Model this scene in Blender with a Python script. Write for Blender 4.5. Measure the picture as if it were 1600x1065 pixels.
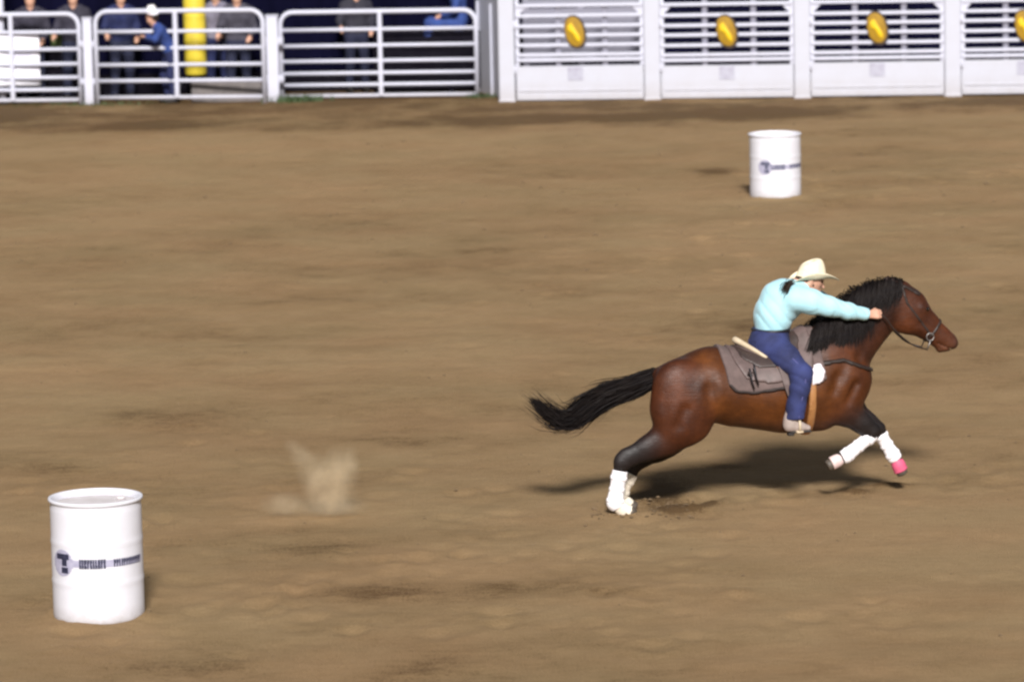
import bpy, math, random
import numpy as np
from mathutils import Vector, Matrix

for _o in list(bpy.data.objects):
    bpy.data.objects.remove(_o)
SC = bpy.context.scene
COL = SC.collection
rad = math.radians
random.seed(7)
RNG = np.random.default_rng(7)

# ------------------------------------------------------------------ camera
FPX = 7000.0                       # focal length in photograph pixels (1600 wide)
PITCH, ROLL, CAM_H = rad(8.36), rad(1.2), 6.53
_r0 = np.array([1.0, 0, 0]); _u0 = np.array([0, math.sin(PITCH), math.cos(PITCH)])
C_FWD = np.array([0, math.cos(PITCH), -math.sin(PITCH)])
C_RIGHT = _r0 * math.cos(ROLL) - _u0 * math.sin(ROLL)
C_UP = _u0 * math.cos(ROLL) + _r0 * math.sin(ROLL)
C_POS = np.array([0, 0, CAM_H])
cam_d = bpy.data.cameras.new('camera')
cam_d.sensor_width = 36.0
cam_d.lens = 36.0 * FPX / 1600.0
cam_d.clip_start = 0.5
cam_d.clip_end = 4000
cam_d.dof.use_dof = True
cam_d.dof.focus_distance = 34.6
cam_d.dof.aperture_fstop = 2.7
cam = bpy.data.objects.new('camera', cam_d)
COL.objects.link(cam)
cam.matrix_world = Matrix(((C_RIGHT[0], C_UP[0], -C_FWD[0], C_POS[0]),
                           (C_RIGHT[1], C_UP[1], -C_FWD[1], C_POS[1]),
                           (C_RIGHT[2], C_UP[2], -C_FWD[2], C_POS[2]), (0, 0, 0, 1)))
SC.camera = cam

# ------------------------------------------------------------------ light
SUN_EL, SUN_AZ = rad(34), rad(2)      # elevation; azimuth of the light's origin, seen from the arena (0 = behind the camera, minus = to its left)
SUN_STRENGTH, SKY_STRENGTH, EXPOSURE = 3.9, 0.034, 0.75
to_sun = Vector((math.sin(SUN_AZ) * math.cos(SUN_EL), -math.cos(SUN_AZ) * math.cos(SUN_EL), math.sin(SUN_EL)))
world = bpy.data.worlds.new('World')
SC.world = world
world.use_nodes = True
wn = world.node_tree.nodes; wl = world.node_tree.links
wn.clear()
w_out = wn.new('ShaderNodeOutputWorld'); w_bg = wn.new('ShaderNodeBackground'); w_sky = wn.new('ShaderNodeTexSky')
w_sky.sky_type = 'NISHITA'
w_sky.sun_disc = False
w_sky.sun_elevation = SUN_EL
w_sky.sun_rotation = math.atan2(to_sun.x, to_sun.y)
w_bg.inputs['Strength'].default_value = SKY_STRENGTH
w_hs = wn.new('ShaderNodeHueSaturation'); w_hs.inputs['Saturation'].default_value = 0.35   # floodlit night air: little blue left in the fill
wl.new(w_sky.outputs[0], w_hs.inputs['Color']); wl.new(w_hs.outputs[0], w_bg.inputs['Color']); wl.new(w_bg.outputs[0], w_out.inputs['Surface'])
sun_d = bpy.data.lights.new('sun', 'SUN')
sun_d.energy = SUN_STRENGTH
sun_d.angle = rad(9)
sun_d.color = (1.0, 0.97, 0.94)
sun = bpy.data.objects.new('sun', sun_d)
COL.objects.link(sun)
sun.rotation_euler = to_sun.to_track_quat('Z', 'Y').to_euler()
sun.location = (0, -20, 40)
SC.view_settings.view_transform = 'Standard'
SC.view_settings.look = 'None'
SC.view_settings.exposure = EXPOSURE
SC.view_settings.gamma = 1.0
SC.view_settings.use_curve_mapping = False
SC.cycles.volume_bounces = 8
SC.cycles.filter_width = 2.5

# ------------------------------------------------------------------ measuring helpers
def ray(px, py):
    d = C_FWD + C_RIGHT * ((px - 800.0) / FPX) - C_UP * ((py - 532.5) / FPX)
    return d
def pix(px, py, z=0.0):            # point of the level z seen at a pixel of the photograph
    d = ray(px, py)
    t = (z - CAM_H) / d[2]
    return C_POS + d * t
def pixdepth(px, py, Y):           # point at the distance Y (metres along the arena) seen at a pixel
    d = ray(px, py)
    return C_POS + d * (Y / d[1])

# ------------------------------------------------------------------ scene helpers
def tag(o, label=None, cat=None, group=None, kind=None):
    if label: o['label'] = label
    if cat: o['category'] = cat
    if group: o['group'] = group
    if kind: o['kind'] = kind
    return o
def empty(name, loc=(0, 0, 0), rz=0.0, parent=None):
    o = bpy.data.objects.new(name, None)
    o.empty_display_size = 0.2
    COL.objects.link(o)
    o.location = loc
    o.rotation_euler = (0, 0, rz)
    if parent: o.parent = parent
    return o
def link(name, me, mat=None, parent=None, loc=None):
    o = bpy.data.objects.new(name, me)
    if mat is not None and len(me.materials) == 0:
        me.materials.append(mat)
    COL.objects.link(o)
    if parent: o.parent = parent
    if loc is not None: o.location = loc
    return o
def mesh(name, verts, faces, smooth=False):
    me = bpy.data.meshes.new(name)
    me.from_pydata([tuple(map(float, v)) for v in verts], [], [tuple(map(int, f)) for f in faces])
    if smooth:
        me.shade_smooth()
    me.update()
    return me

class MB:
    """collects solids for ONE part"""
    def __init__(s): s.v = []; s.f = []
    def add(s, vs, fs):
        b = len(s.v)
        s.v += [tuple(v) for v in vs]
        s.f += [tuple(i + b for i in f) for f in fs]
    def box(s, c, size, axes=None, bevel=0.0):
        c = np.array(c, float); hs = np.array(size, float) / 2
        A = np.eye(3) if axes is None else np.array(axes, float)
        if bevel <= 0:
            vs = [c + A.T @ (hs * np.array(q)) for q in
                  ((-1,-1,-1),(1,-1,-1),(1,1,-1),(-1,1,-1),(-1,-1,1),(1,-1,1),(1,1,1),(-1,1,1))]
            s.add(vs, [(3,2,1,0),(4,5,6,7),(0,1,5,4),(1,2,6,5),(2,3,7,6),(3,0,4,7)])
        else:
            b = min(bevel, *(hs * 0.49)); vs = []
            prof = [(-1,-1,1,0),(-1,-1,0,1)]
            ring = lambda z, ins: [(sx*(hs[0]-(b if k == 0 else 0)-ins), sy*(hs[1]-(b if k == 1 else 0)-ins), z)
                                   for sx, sy, ks in ((-1,-1,(1,0)),(1,-1,(0,1)),(1,1,(1,0)),(-1,1,(0,1))) for k in ks]
            rings = [ring(-hs[2], b*.6), ring(-hs[2]+b, 0), ring(hs[2]-b, 0), ring(hs[2], b*.6)]
            for r in rings:
                for p in r: vs.append(c + A.T @ np.array(p))
            fs = []
            for i in range(3):
                for j in range(8):
                    a = i*8+j; bb = i*8+(j+1) % 8
                    fs.append((a, bb, bb+8, a+8))
            fs.append(tuple(range(7, -1, -1))); fs.append(tuple(range(24, 32)))
            s.add(vs, fs)
    def tube(s, pts, r, n=10, caps=True):
        pts = [np.array(p, float) for p in pts]
        rs = r if isinstance(r, (list, tuple, np.ndarray)) else [r] * len(pts)
        vs = []; fs = []
        ref = None
        for i, p in enumerate(pts):
            t = pts[min(i+1, len(pts)-1)] - pts[max(i-1, 0)]
            t = t / (np.linalg.norm(t) + 1e-9)
            if ref is None:
                ref = np.array([0, 0, 1.0]) if abs(t[2]) < 0.9 else np.array([0, 1.0, 0])
            a = ref - t * (ref @ t)
            a /= np.linalg.norm(a) + 1e-9
            ref = a
            b = np.cross(t, a)
            for k in range(n):
                g = 2 * math.pi * k / n
                vs.append(p + (a * math.cos(g) + b * math.sin(g)) * rs[i])
        for i in range(len(pts) - 1):
            for k in range(n):
                a0 = i*n+k; a1 = i*n+(k+1) % n
                fs.append((a0, a1, a1+n, a0+n))
        if caps:
            fs.append(tuple(range(n-1, -1, -1)))
            e = (len(pts)-1)*n
            fs.append(tuple(range(e, e+n)))
        s.add(vs, fs)
    def lathe(s, prof, n=32, c=(0, 0, 0)):       # prof: (r, z)
        vs = []; fs = []
        for r, z in prof:
            for k in range(n):
                g = 2*math.pi*k/n
                vs.append((c[0]+r*math.cos(g), c[1]+r*math.sin(g), c[2]+z))
        for i in range(len(prof)-1):
            for k in range(n):
                a0 = i*n+k; a1 = i*n+(k+1) % n
                fs.append((a0, a1, a1+n, a0+n))
        fs.append(tuple(range(n-1, -1, -1)))
        e = (len(prof)-1)*n
        fs.append(tuple(range(e, e+n)))
        s.add(vs, fs)
    def ribbon(s, pts, ws, side, th=0.0015):
        """thin solid strand: pts path, ws widths, side vectors"""
        b = len(s.v); n = len(pts)
        for p, w, d in zip(pts, ws, side):
            s.v.append(tuple(p - d * w)); s.v.append(tuple(p + d * w))
        for i in range(n-1):
            s.f.append((b+2*i, b+2*i+1, b+2*i+3, b+2*i+2))
    def build(s, name, mat, parent=None, smooth=False, loc=None, recalc=True):
        me = mesh(name, s.v, s.f, smooth)
        if recalc:
            import bmesh
            bm = bmesh.new(); bm.from_mesh(me)
            bmesh.ops.recalc_face_normals(bm, faces=bm.faces)
            bm.to_mesh(me); bm.free()
        return link(name, me, mat, parent, loc)

# ------------------------------------------------------------------ materials
def new_mat(name):
    m = bpy.data.materials.new(name); m.use_nodes = True
    nt = m.node_tree; b = nt.nodes['Principled BSDF']
    return m, nt, b
def _noise(nt, scale, detail=4.0, rough=0.55, vec=None, stretch=None):
    n = nt.nodes.new('ShaderNodeTexNoise')
    n.inputs['Scale'].default_value = scale; n.inputs['Detail'].default_value = detail; n.inputs['Roughness'].default_value = rough
    tc = nt.nodes.new('ShaderNodeTexCoord')
    src = tc.outputs['Object']
    if stretch:
        mp = nt.nodes.new('ShaderNodeMapping'); mp.inputs['Scale'].default_value = stretch
        nt.links.new(src, mp.inputs['Vector']); src = mp.outputs[0]
    nt.links.new(src, n.inputs['Vector'])
    return n
def _ramp(nt, fac, stops):
    r = nt.nodes.new('ShaderNodeValToRGB')
    el = r.color_ramp.elements
    while len(el) > 1: el.remove(el[0])
    el[0].position = stops[0][0]; el[0].color = (*stops[0][1], 1)
    for p, c in stops[1:]:
        e = el.new(p); e.color = (*c, 1)
    nt.links.new(fac, r.inputs['Fac'])
    return r
def _bump(nt, b, height, strength=0.3, dist=0.01):
    n = nt.nodes.new('ShaderNodeBump'); n.inputs['Strength'].default_value = strength; n.inputs['Distance'].default_value = dist
    nt.links.new(height, n.inputs['Height']); nt.links.new(n.outputs[0], b.inputs['Normal'])
def simple(name, c1, c2=None, scale=8.0, rough=0.6, metal=0.0, bump=0.15, bdist=0.004, spec=0.5, detail=5.0, stretch=None, sheen=0.0):
    m, nt, b = new_mat(name)
    c2 = c2 or tuple(x * 0.75 for x in c1)
    n = _noise(nt, scale, detail, stretch=stretch)
    r = _ramp(nt, n.outputs['Fac'], [(0.3, c2), (0.7, c1)])
    nt.links.new(r.outputs[0], b.inputs['Base Color'])
    b.inputs['Roughness'].default_value = rough; b.inputs['Metallic'].default_value = metal
    b.inputs['Specular IOR Level'].default_value = spec
    if sheen:
        b.inputs['Sheen Weight'].default_value = sheen
    if bump:
        _bump(nt, b, n.outputs['Fac'], bump, bdist)
    return m
M = {}
def white_paint(name, base=(0.52, 0.53, 0.63), dirt=(0.33, 0.30, 0.29), dirt_amt=0.25, zlow=0.0, zhigh=0.25):
    """white paint with rubbed-off dirt: splashes of arena dirt near the foot and faint blotches"""
    m, nt, b = new_mat(name)
    n1 = _noise(nt, 3.0, 6.0, 0.65); n2 = _noise(nt, 22.0, 5.0, 0.6)
    geo = nt.nodes.new('ShaderNodeNewGeometry'); sep = nt.nodes.new('ShaderNodeSeparateXYZ')
    nt.links.new(geo.outputs['Position'], sep.inputs[0])
    mr = nt.nodes.new('ShaderNodeMapRange'); mr.inputs['From Min'].default_value = zlow; mr.inputs['From Max'].default_value = zhigh
    mr.inputs['To Min'].default_value = 1.0; mr.inputs['To Max'].default_value = 0.0
    nt.links.new(sep.outputs['Z'], mr.inputs['Value'])
    mul = nt.nodes.new('ShaderNodeMath'); mul.operation = 'MULTIPLY'
    nt.links.new(mr.outputs[0], mul.inputs[0]); nt.links.new(n2.outputs['Fac'], mul.inputs[1])
    r1 = _ramp(nt, n1.outputs['Fac'], [(0.35, (0.18,)*3), (0.75, (0.0,)*3)])
    add = nt.nodes.new('ShaderNodeMath'); add.operation = 'MULTIPLY_ADD'; add.inputs[1].default_value = 1.6 * dirt_amt * 2
    nt.links.new(mul.outputs[0], add.inputs[0]); nt.links.new(r1.outputs[0], add.inputs[2])
    mix = nt.nodes.new('ShaderNodeMix'); mix.data_type = 'RGBA'; mix.clamp_factor = True
    mix.inputs['A'].default_value = (*base, 1); mix.inputs['B'].default_value = (*dirt, 1)
    nt.links.new(add.outputs[0], mix.inputs['Factor'])
    nt.links.new(mix.outputs['Result'], b.inputs['Base Color'])
    b.inputs['Roughness'].default_value = 0.5
    b.inputs['Specular IOR Level'].default_value = 0.35
    _bump(nt, b, n2.outputs['Fac'], 0.12, 0.003)
    return m
M['white_steel'] = white_paint('white painted steel')
M['white_sheet'] = white_paint('white painted sheet steel', (0.46, 0.47, 0.54), dirt_amt=0.25, zhigh=0.35)
M['white_barrel'] = white_paint('white barrel paint', (0.64, 0.64, 0.70), dirt_amt=0.30, zhigh=0.12)
M['banner'] = simple('white vinyl', (0.84, 0.83, 0.88), (0.78, 0.77, 0.84), 2.0, 0.45, bump=0.3, bdist=0.02)
M['navy_print'] = simple('navy print', (0.012, 0.014, 0.035), (0.03, 0.032, 0.07), 30, 0.5, bump=0)
M['grey_print'] = simple('faded lavender grey print', (0.30, 0.29, 0.40), (0.40, 0.39, 0.5), 25, 0.5, bump=0)
M['pale_print'] = simple('faded pale print', (0.52, 0.51, 0.62), (0.62, 0.61, 0.7), 25, 0.5, bump=0)
M['yellow'] = simple('yellow vinyl pad', (0.66, 0.52, 0.05), (0.54, 0.42, 0.035), 5, 0.45, bump=0.25, bdist=0.01)
M['plate_yellow'] = simple('bright yellow enamel', (0.70, 0.47, 0.008), (0.62, 0.40, 0.006), 9, 0.4, bump=0.1)
M['plate_ochre'] = simple('ochre enamel', (0.33, 0.19, 0.006), (0.24, 0.13, 0.005), 9, 0.4, bump=0.1)
M['plate_brown'] = simple('dark brown enamel', (0.035, 0.018, 0.012), (0.02, 0.012, 0.01), 9, 0.5, bump=0.1)
M['shade_wall'] = simple('near-black sheet for background shade', (0.005, 0.005, 0.018), (0.003, 0.003, 0.010), 1.2, 0.9, bump=0.2, spec=0.0)  # near-black colour stands in for the unlit space behind the fence
M['shade_wood'] = simple('wood darkened for shade', (0.012, 0.011, 0.016), (0.007, 0.006, 0.01), 6, 0.9, bump=0.3, spec=0.0)  # boards coloured near-black to carry the shade behind the fence
M['concrete'] = simple('weathered concrete', (0.17, 0.15, 0.145), (0.11, 0.10, 0.10), 7, 0.9, bump=0.4)
M['green_plastic'] = simple('pale green plastic', (0.36, 0.48, 0.20), (0.28, 0.40, 0.15), 5, 0.5)
M['black_steel'] = simple('black steel', (0.012, 0.012, 0.018), None, 9, 0.5)
M['grass'] = simple('grass blades', (0.05, 0.085, 0.025), (0.03, 0.05, 0.018), 4, 0.7, bump=0)
# coat of the horse: the colour of each body region is a point attribute, hair direction and patches are noise
def coat():
    m, nt, b = new_mat('bay coat')
    at = nt.nodes.new('ShaderNodeAttribute'); at.attribute_name = 'coat'
    n = _noise(nt, 4.5, 7.0, 0.68); n2 = _noise(nt, 70.0, 4.0, 0.7, stretch=(0.3, 1, 1))
    r = _ramp(nt, n.outputs['Fac'], [(0.30, (0.50, 0.44, 0.42)), (0.5, (1.0, 0.97, 0.94)), (0.70, (1.65, 1.65, 1.6))])
    mx = nt.nodes.new('ShaderNodeMix'); mx.data_type = 'RGBA'; mx.blend_type = 'MULTIPLY'; mx.inputs['Factor'].default_value = 1.0
    nt.links.new(at.outputs['Color'], mx.inputs['A']); nt.links.new(r.outputs[0], mx.inputs['B'])
    nt.links.new(mx.outputs['Result'], b.inputs['Base Color'])
    rr = _ramp(nt, n2.outputs['Fac'], [(0.3, (0.42,)*3), (0.7, (0.60,)*3)])
    nt.links.new(rr.outputs[0], b.inputs['Roughness'])
    b.inputs['Specular IOR Level'].default_value = 0.30
    _bump(nt, b, n2.outputs['Fac'], 0.55, 0.006)
    return m
M['coat'] = coat()
M['hair_black'] = simple('black horse hair', (0.006, 0.0045, 0.005), (0.010, 0.007, 0.006), 25, 0.65, bump=0.2, stretch=(0.3, 1, 1), spec=0.12)
M['eye'] = simple('dark eye', (0.006, 0.004, 0.003), None, 5, 0.08, bump=0)
M['boot_white'] = simple('white leg boot fabric', (0.82, 0.80, 0.84), (0.72, 0.69, 0.70), 30, 0.8, bump=0.3)
M['boot_cream'] = simple('dusty cream boot fabric', (0.72, 0.66, 0.56), (0.60, 0.52, 0.42), 20, 0.85, bump=0.3)
M['boot_pink'] = simple('pink rubber bell boot', (0.62, 0.10, 0.20), (0.5, 0.08, 0.15), 12, 0.5)
M['boot_palepink'] = simple('dusty pink rubber bell boot', (0.66, 0.52, 0.50), (0.54, 0.40, 0.39), 12, 0.6)
M['hoof'] = simple('hoof horn', (0.09, 0.07, 0.055), (0.05, 0.04, 0.03), 20, 0.6)
M['blanket'] = simple('mauve grey woven saddle pad', (0.135, 0.095, 0.088), (0.085, 0.06, 0.056), 10, 0.95, bump=0.5, bdist=0.006)
M['blanket_edge'] = simple('dark blanket binding', (0.03, 0.02, 0.018), None, 18, 0.8)
M['blanket_white'] = simple('white fleece', (0.74, 0.70, 0.76), (0.62, 0.57, 0.6), 30, 0.95, bump=0.6, bdist=0.008)
M['bridle_leather'] = simple('dark brown strap leather', (0.022, 0.012, 0.009), None, 12, 0.55, bump=0.2)
M['leather'] = simple('dark saddle leather', (0.05, 0.032, 0.028), (0.028, 0.018, 0.016), 12, 0.5, bump=0.3)
M['leather_grey'] = simple('worn mauve brown leather', (0.13, 0.09, 0.085), (0.08, 0.055, 0.05), 14, 0.55, bump=0.3)
M['rawhide'] = simple('cream rawhide binding', (0.56, 0.46, 0.33), (0.42, 0.33, 0.22), 16, 0.6)
M['tan_leather'] = simple('tan harness leather', (0.36, 0.17, 0.06), (0.26, 0.11, 0.035), 16, 0.55)
M['steel'] = simple('dull steel', (0.32, 0.30, 0.29), None, 9, 0.5, metal=1.0)
M['shirt'] = simple('pale aqua cotton', (0.37, 0.63, 0.70), (0.33, 0.58, 0.66), 9, 0.85, bump=0.5, bdist=0.012, sheen=0.2)
M['denim'] = simple('blue denim', (0.026, 0.036, 0.135), (0.009, 0.012, 0.050), 6, 0.85, bump=0.5, bdist=0.008)
M['denim_highlight'] = simple('pale denim highlight', (0.09, 0.09, 0.24), (0.05, 0.05, 0.16), 9, 0.85)
M['straw'] = simple('cream straw', (0.80, 0.72, 0.54), (0.70, 0.60, 0.42), 40, 0.8, bump=0.4)
M['hat_band'] = simple('brown hat band', (0.10, 0.06, 0.04), None, 20, 0.7)
M['skin'] = simple('skin', (0.55, 0.31, 0.22), (0.48, 0.26, 0.18), 20, 0.5, bump=0.1)
M['hair_brown'] = simple('dark brown hair', (0.03, 0.018, 0.013), (0.05, 0.03, 0.02), 30, 0.5, bump=0.4, stretch=(0.3, 1, 1))
M['boot_tan'] = simple('pale grey tan boot leather', (0.36, 0.30, 0.27), (0.27, 0.21, 0.19), 14, 0.6)
M['sole'] = simple('dark boot sole', (0.02, 0.016, 0.014), None, 14, 0.7)
M['belt'] = simple('black belt', (0.012, 0.01, 0.014), None, 14, 0.5)

# ------------------------------------------------------------------ ground
def vnoise(X, Y, sx, sy, seed, octaves=4, gain=0.5):
    rg = np.random.default_rng(seed); out = np.zeros_like(X); amp = 1.0; tot = 0
    for o in range(octaves):
        G = rg.random((256, 256))
        u = X / sx + 37.3; v = Y / sy + 91.7
        i = np.floor(u).astype(int); j = np.floor(v).astype(int); fu = u - i; fv = v - j
        fu = fu*fu*(3-2*fu); fv = fv*fv*(3-2*fv)
        i %= 256; j %= 256; i1 = (i+1) % 256; j1 = (j+1) % 256
        out += amp * (G[i, j]*(1-fu)*(1-fv) + G[i1, j]*fu*(1-fv) + G[i, j1]*(1-fu)*fv + G[i1, j1]*fu*fv - 0.5)
        tot += amp; amp *= gain; sx /= 2.03; sy /= 2.03
    return out / tot
def smooth01(a, lo, hi):
    t = np.clip((a - lo) / (hi - lo), 0, 1); return t*t*(3-2*t)
_far = np.array([1500, 700, 320, 150, 70, 36, 20.0])
xs = np.concatenate([-_far - 0, np.arange(-13, 13.001, 0.055), _far[::-1]])
ys = np.concatenate([[-1500, -600, -200, -60, -10, 8, 18], np.arange(26.0, 71.6, 0.085), np.arange(71.7, 78, 0.5), [82, 90, 110, 150, 260, 600, 1500, 3000]])
GX, GY = np.meshgrid(xs, ys, indexing='ij')
H = 0.040 * vnoise(GX, GY, 3.2, 1.5, 1, 3) + 0.013 * vnoise(GX, GY, 0.55, 0.38, 2, 4) + 0.017 * vnoise(GX, GY, 0.18, 0.17, 3, 2)
# ridges left by the arena drag: long, nearly parallel to the fence
warp = 0.9 * vnoise(GX, GY, 9, 7, 4, 2)
H += 0.004 * np.sin((GY + warp * 1.6 + GX * 0.05) * 2 * math.pi / 0.62) * (0.45 + vnoise(GX, GY, 5, 3, 5, 2))
# hoof prints along the running lines
def prints(P0, P1, n, wid, seed):
    rg = np.random.default_rng(seed)
    for _ in range(n):
        t = rg.random(); c = np.array(P0[:2]) * (1-t) + np.array(P1[:2]) * t + rg.normal(0, wid, 2)
        r = rg.uniform(0.09, 0.16); d = rg.uniform(0.008, 0.024)
        i0, i1 = np.searchsorted(xs, (c[0]-3*r, c[0]+3*r)); j0, j1 = np.searchsorted(ys, (c[1]-3*r, c[1]+3*r))
        if i1 <= i0 or j1 <= j0: continue
        rr = ((GX[i0:i1, j0:j1]-c[0])**2 + ((GY[i0:i1, j0:j1]-c[1])*0.8)**2) / r**2
        H[i0:i1, j0:j1] += -d*np.exp(-rr*1.6) + 0.45*d*np.exp(-(np.sqrt(rr)-1.35)**2*8)
prints(pix(60, 1000), pix(1000, 805), 70, 0.55, 11)
prints(pix(1000, 790), pix(1600, 740), 45, 0.5, 12)
prints(pix(1230, 330), pix(1450, 270), 50, 0.7, 13)
prints(pix(900, 470), pix(1250, 330), 40, 0.8, 14)
prints(pix(100, 700), pix(700, 900), 60, 1.2, 15)
prints(pix(300, 950), pix(1500, 940), 60, 0.8, 16)
prints(pix(1100, 620), pix(1600, 420), 40, 1.4, 17)
inside = (np.abs(GX) < 12.9) & (GY > 26) & (GY < 71.5)
H = np.where(inside, H, H * 0.3)
_fy = pix(600, 150)[1]
H *= 1 - 0.8 * smooth01(GY, _fy - 1.0, _fy - 0.2)      # trodden flat at the foot of the fence
# low churned-soil ridges, shaped to stand in for the leg-shadow streaks
for px_, py_, a_, b_, hgt_ in ((1072, 793, .20, .10, .05), (1100, 786, .10, .07, .04), (1045, 799, .12, .07, .035), (1385, 757, .16, .07, .035), (1330, 766, .16, .06, .03), (1010, 803, .14, .1, .03)):
    c_ = pix(px_, py_)
    H += hgt_*np.exp(-((GX-c_[0])/a_)**2-((GY-c_[1])/b_)**2)*(0.6+1.4*vnoise(GX, GY, .09, .09, int(px_), 2)) - 0.6*hgt_*np.exp(-((GX-c_[0])/a_)**2-((GY-c_[1]-b_*1.8)/b_)**2)
for px_, py_ in ((149, 965), (1213, 306)):            # soil banked up round the feet of the barrels
    c_ = pix(px_, py_); rr_ = np.hypot(GX-c_[0], GY-c_[1])
    H += 0.022*np.exp(-((rr_-0.37)/0.07)**2)*(0.4+1.6*np.clip(vnoise(GX, GY, .25, .25, int(px_), 3)+.3, 0, 1))
# moist and dry patches, plus leg and hoof shadows painted into the dirt tone
damp_shadow = 0.095 + 0.34 * vnoise(GX, GY, 4.0, 3.0, 21, 3) + 0.26 * vnoise(GX, GY, 1.5, 1.1, 22, 4) + 0.24 * vnoise(GX, GY, 0.42, 0.42, 23, 3)
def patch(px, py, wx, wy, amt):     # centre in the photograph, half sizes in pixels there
    global damp_shadow
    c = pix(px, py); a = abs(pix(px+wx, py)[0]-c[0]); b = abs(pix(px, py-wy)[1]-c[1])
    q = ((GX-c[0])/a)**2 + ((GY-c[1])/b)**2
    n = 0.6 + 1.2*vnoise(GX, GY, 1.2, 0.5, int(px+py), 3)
    damp_shadow = damp_shadow + 0.95*amt*np.exp(-q*1.3)*n
for a in ((500, 845, 110, 26, .30), (620, 925, 150, 16, .34), (830, 918, 170, 14, .32), (960, 925, 60, 9, .3), (60, 725, 110, 26, .28), (250, 660, 110, 30, .16),
          (1375, 285, 100, 9, .40), (1110, 268, 40, 8, .30), (1085, 345, 50, 9, .25), (700, 400, 130, 25, .12), (820, 390, 140, 14, .18),
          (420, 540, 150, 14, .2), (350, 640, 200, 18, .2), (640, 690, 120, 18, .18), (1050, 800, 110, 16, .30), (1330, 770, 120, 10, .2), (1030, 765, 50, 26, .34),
          (1545, 690, 120, 12, -.12), (1080, 480, 95, 8, -.40), (960, 466, 70, 6, -.28), (520, 800, 110, 20, -.28), (430, 805, 60, 20, -.25), (1500, 830, 300, 24, -.14),
          (300, 500, 260, 22, -.16), (700, 505, 160, 20, -.2), (1500, 620, 160, 24, -.18), (760, 820, 150, 16, -.2), (900, 1010, 260, 26, .08), (640, 1045, 90, 22, .26),
          (250, 1040, 160, 25, .2), (1150, 780, 80, 8, .14), (1072, 793, 42, 6, 1.1), (1100, 786, 22, 5, .9), (1045, 800, 22, 4, .8), (1385, 757, 45, 4, .8), (1330, 766, 40, 4, .6), (1030, 768, 38, 18, .4), (1240, 772, 40, 8, .35), (1130, 728, 55, 6, .4)):  # entries beside the hooves paint leg and hoof shadows as darker soil
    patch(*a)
damp_shadow += 0.34 * smooth01(GY, pix(800, 206)[1], pix(800, 186)[1]) * (0.7 + 0.9 * vnoise(GX, GY, 2.5, 1.0, 41, 3))
nx, ny = len(xs), len(ys)
gv = np.stack([GX.ravel(), GY.ravel(), H.ravel()], 1)
ii, jj = np.meshgrid(np.arange(nx-1), np.arange(ny-1), indexing='ij')
q = (ii*ny + jj).ravel()
gf = np.stack([q, q+ny, q+ny+1, q+1], 1)
def np_mesh(name, V, F, smooth=True):
    me = bpy.data.meshes.new(name)
    me.vertices.add(len(V)); me.vertices.foreach_set('co', np.ascontiguousarray(V, dtype=np.float32).ravel())
    k = F.shape[1]
    me.loops.add(F.size); me.loops.foreach_set('vertex_index', np.ascontiguousarray(F, dtype=np.int32).ravel())
    me.polygons.add(len(F)); me.polygons.foreach_set('loop_start', np.arange(0, F.size, k, dtype=np.int32))
    me.update(calc_edges=True)
    if smooth: me.shade_smooth()
    return me
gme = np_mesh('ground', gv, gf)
at = gme.attributes.new('damp_shadow', 'FLOAT', 'POINT'); at.data.foreach_set('value', np.clip(damp_shadow, 0, 1.3).ravel().astype(np.float32))
def dirt_mat():
    m, nt, b = new_mat('arena dirt')
    a = nt.nodes.new('ShaderNodeAttribute'); a.attribute_name = 'damp_shadow'
    n1 = _noise(nt, 9.0, 7.0, 0.7, stretch=(0.55, 1.2, 1)); n2 = _noise(nt, 55.0, 5.0, 0.7); n3 = _noise(nt, 0.6, 3.0, 0.5)
    ad = nt.nodes.new('ShaderNodeMath'); ad.operation = 'MULTIPLY_ADD'; ad.inputs[1].default_value = 0.48
    nt.links.new(n1.outputs['Fac'], ad.inputs[0]); nt.links.new(a.outputs['Fac'], ad.inputs[2])
    ad2 = nt.nodes.new('ShaderNodeMath'); ad2.operation = 'MULTIPLY_ADD'; ad2.inputs[1].default_value = 0.75
    nt.links.new(n2.outputs['Fac'], ad2.inputs[0]); nt.links.new(ad.outputs[0], ad2.inputs[2])
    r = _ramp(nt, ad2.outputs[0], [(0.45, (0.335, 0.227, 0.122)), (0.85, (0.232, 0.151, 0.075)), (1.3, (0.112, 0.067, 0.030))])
    # redder and greyer grounds side by side
    r3 = _ramp(nt, n3.outputs['Fac'], [(0.35, (1.02, 0.985, 0.97)), (0.65, (0.985, 1.01, 1.0))])
    mx = nt.nodes.new('ShaderNodeMix'); mx.data_type = 'RGBA'; mx.blend_type = 'MULTIPLY'; mx.inputs['Factor'].default_value = 1.0
    nt.links.new(r.outputs[0], mx.inputs['A']); nt.links.new(r3.outputs[0], mx.inputs['B'])
    nt.links.new(mx.outputs['Result'], b.inputs['Base Color'])
    b.inputs['Roughness'].default_value = 0.95; b.inputs['Specular IOR Level'].default_value = 0.15
    _bump(nt, b, n2.outputs['Fac'], 0.8, 0.025)
    return m
M['dirt'] = dirt_mat()
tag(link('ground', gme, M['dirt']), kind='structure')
def ground_z(x, y):
    i = min(max(np.searchsorted(xs, x)-1, 0), nx-2); j = min(max(np.searchsorted(ys, y)-1, 0), ny-2)
    return float(H[i:i+2, j:j+2].mean())
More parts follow.
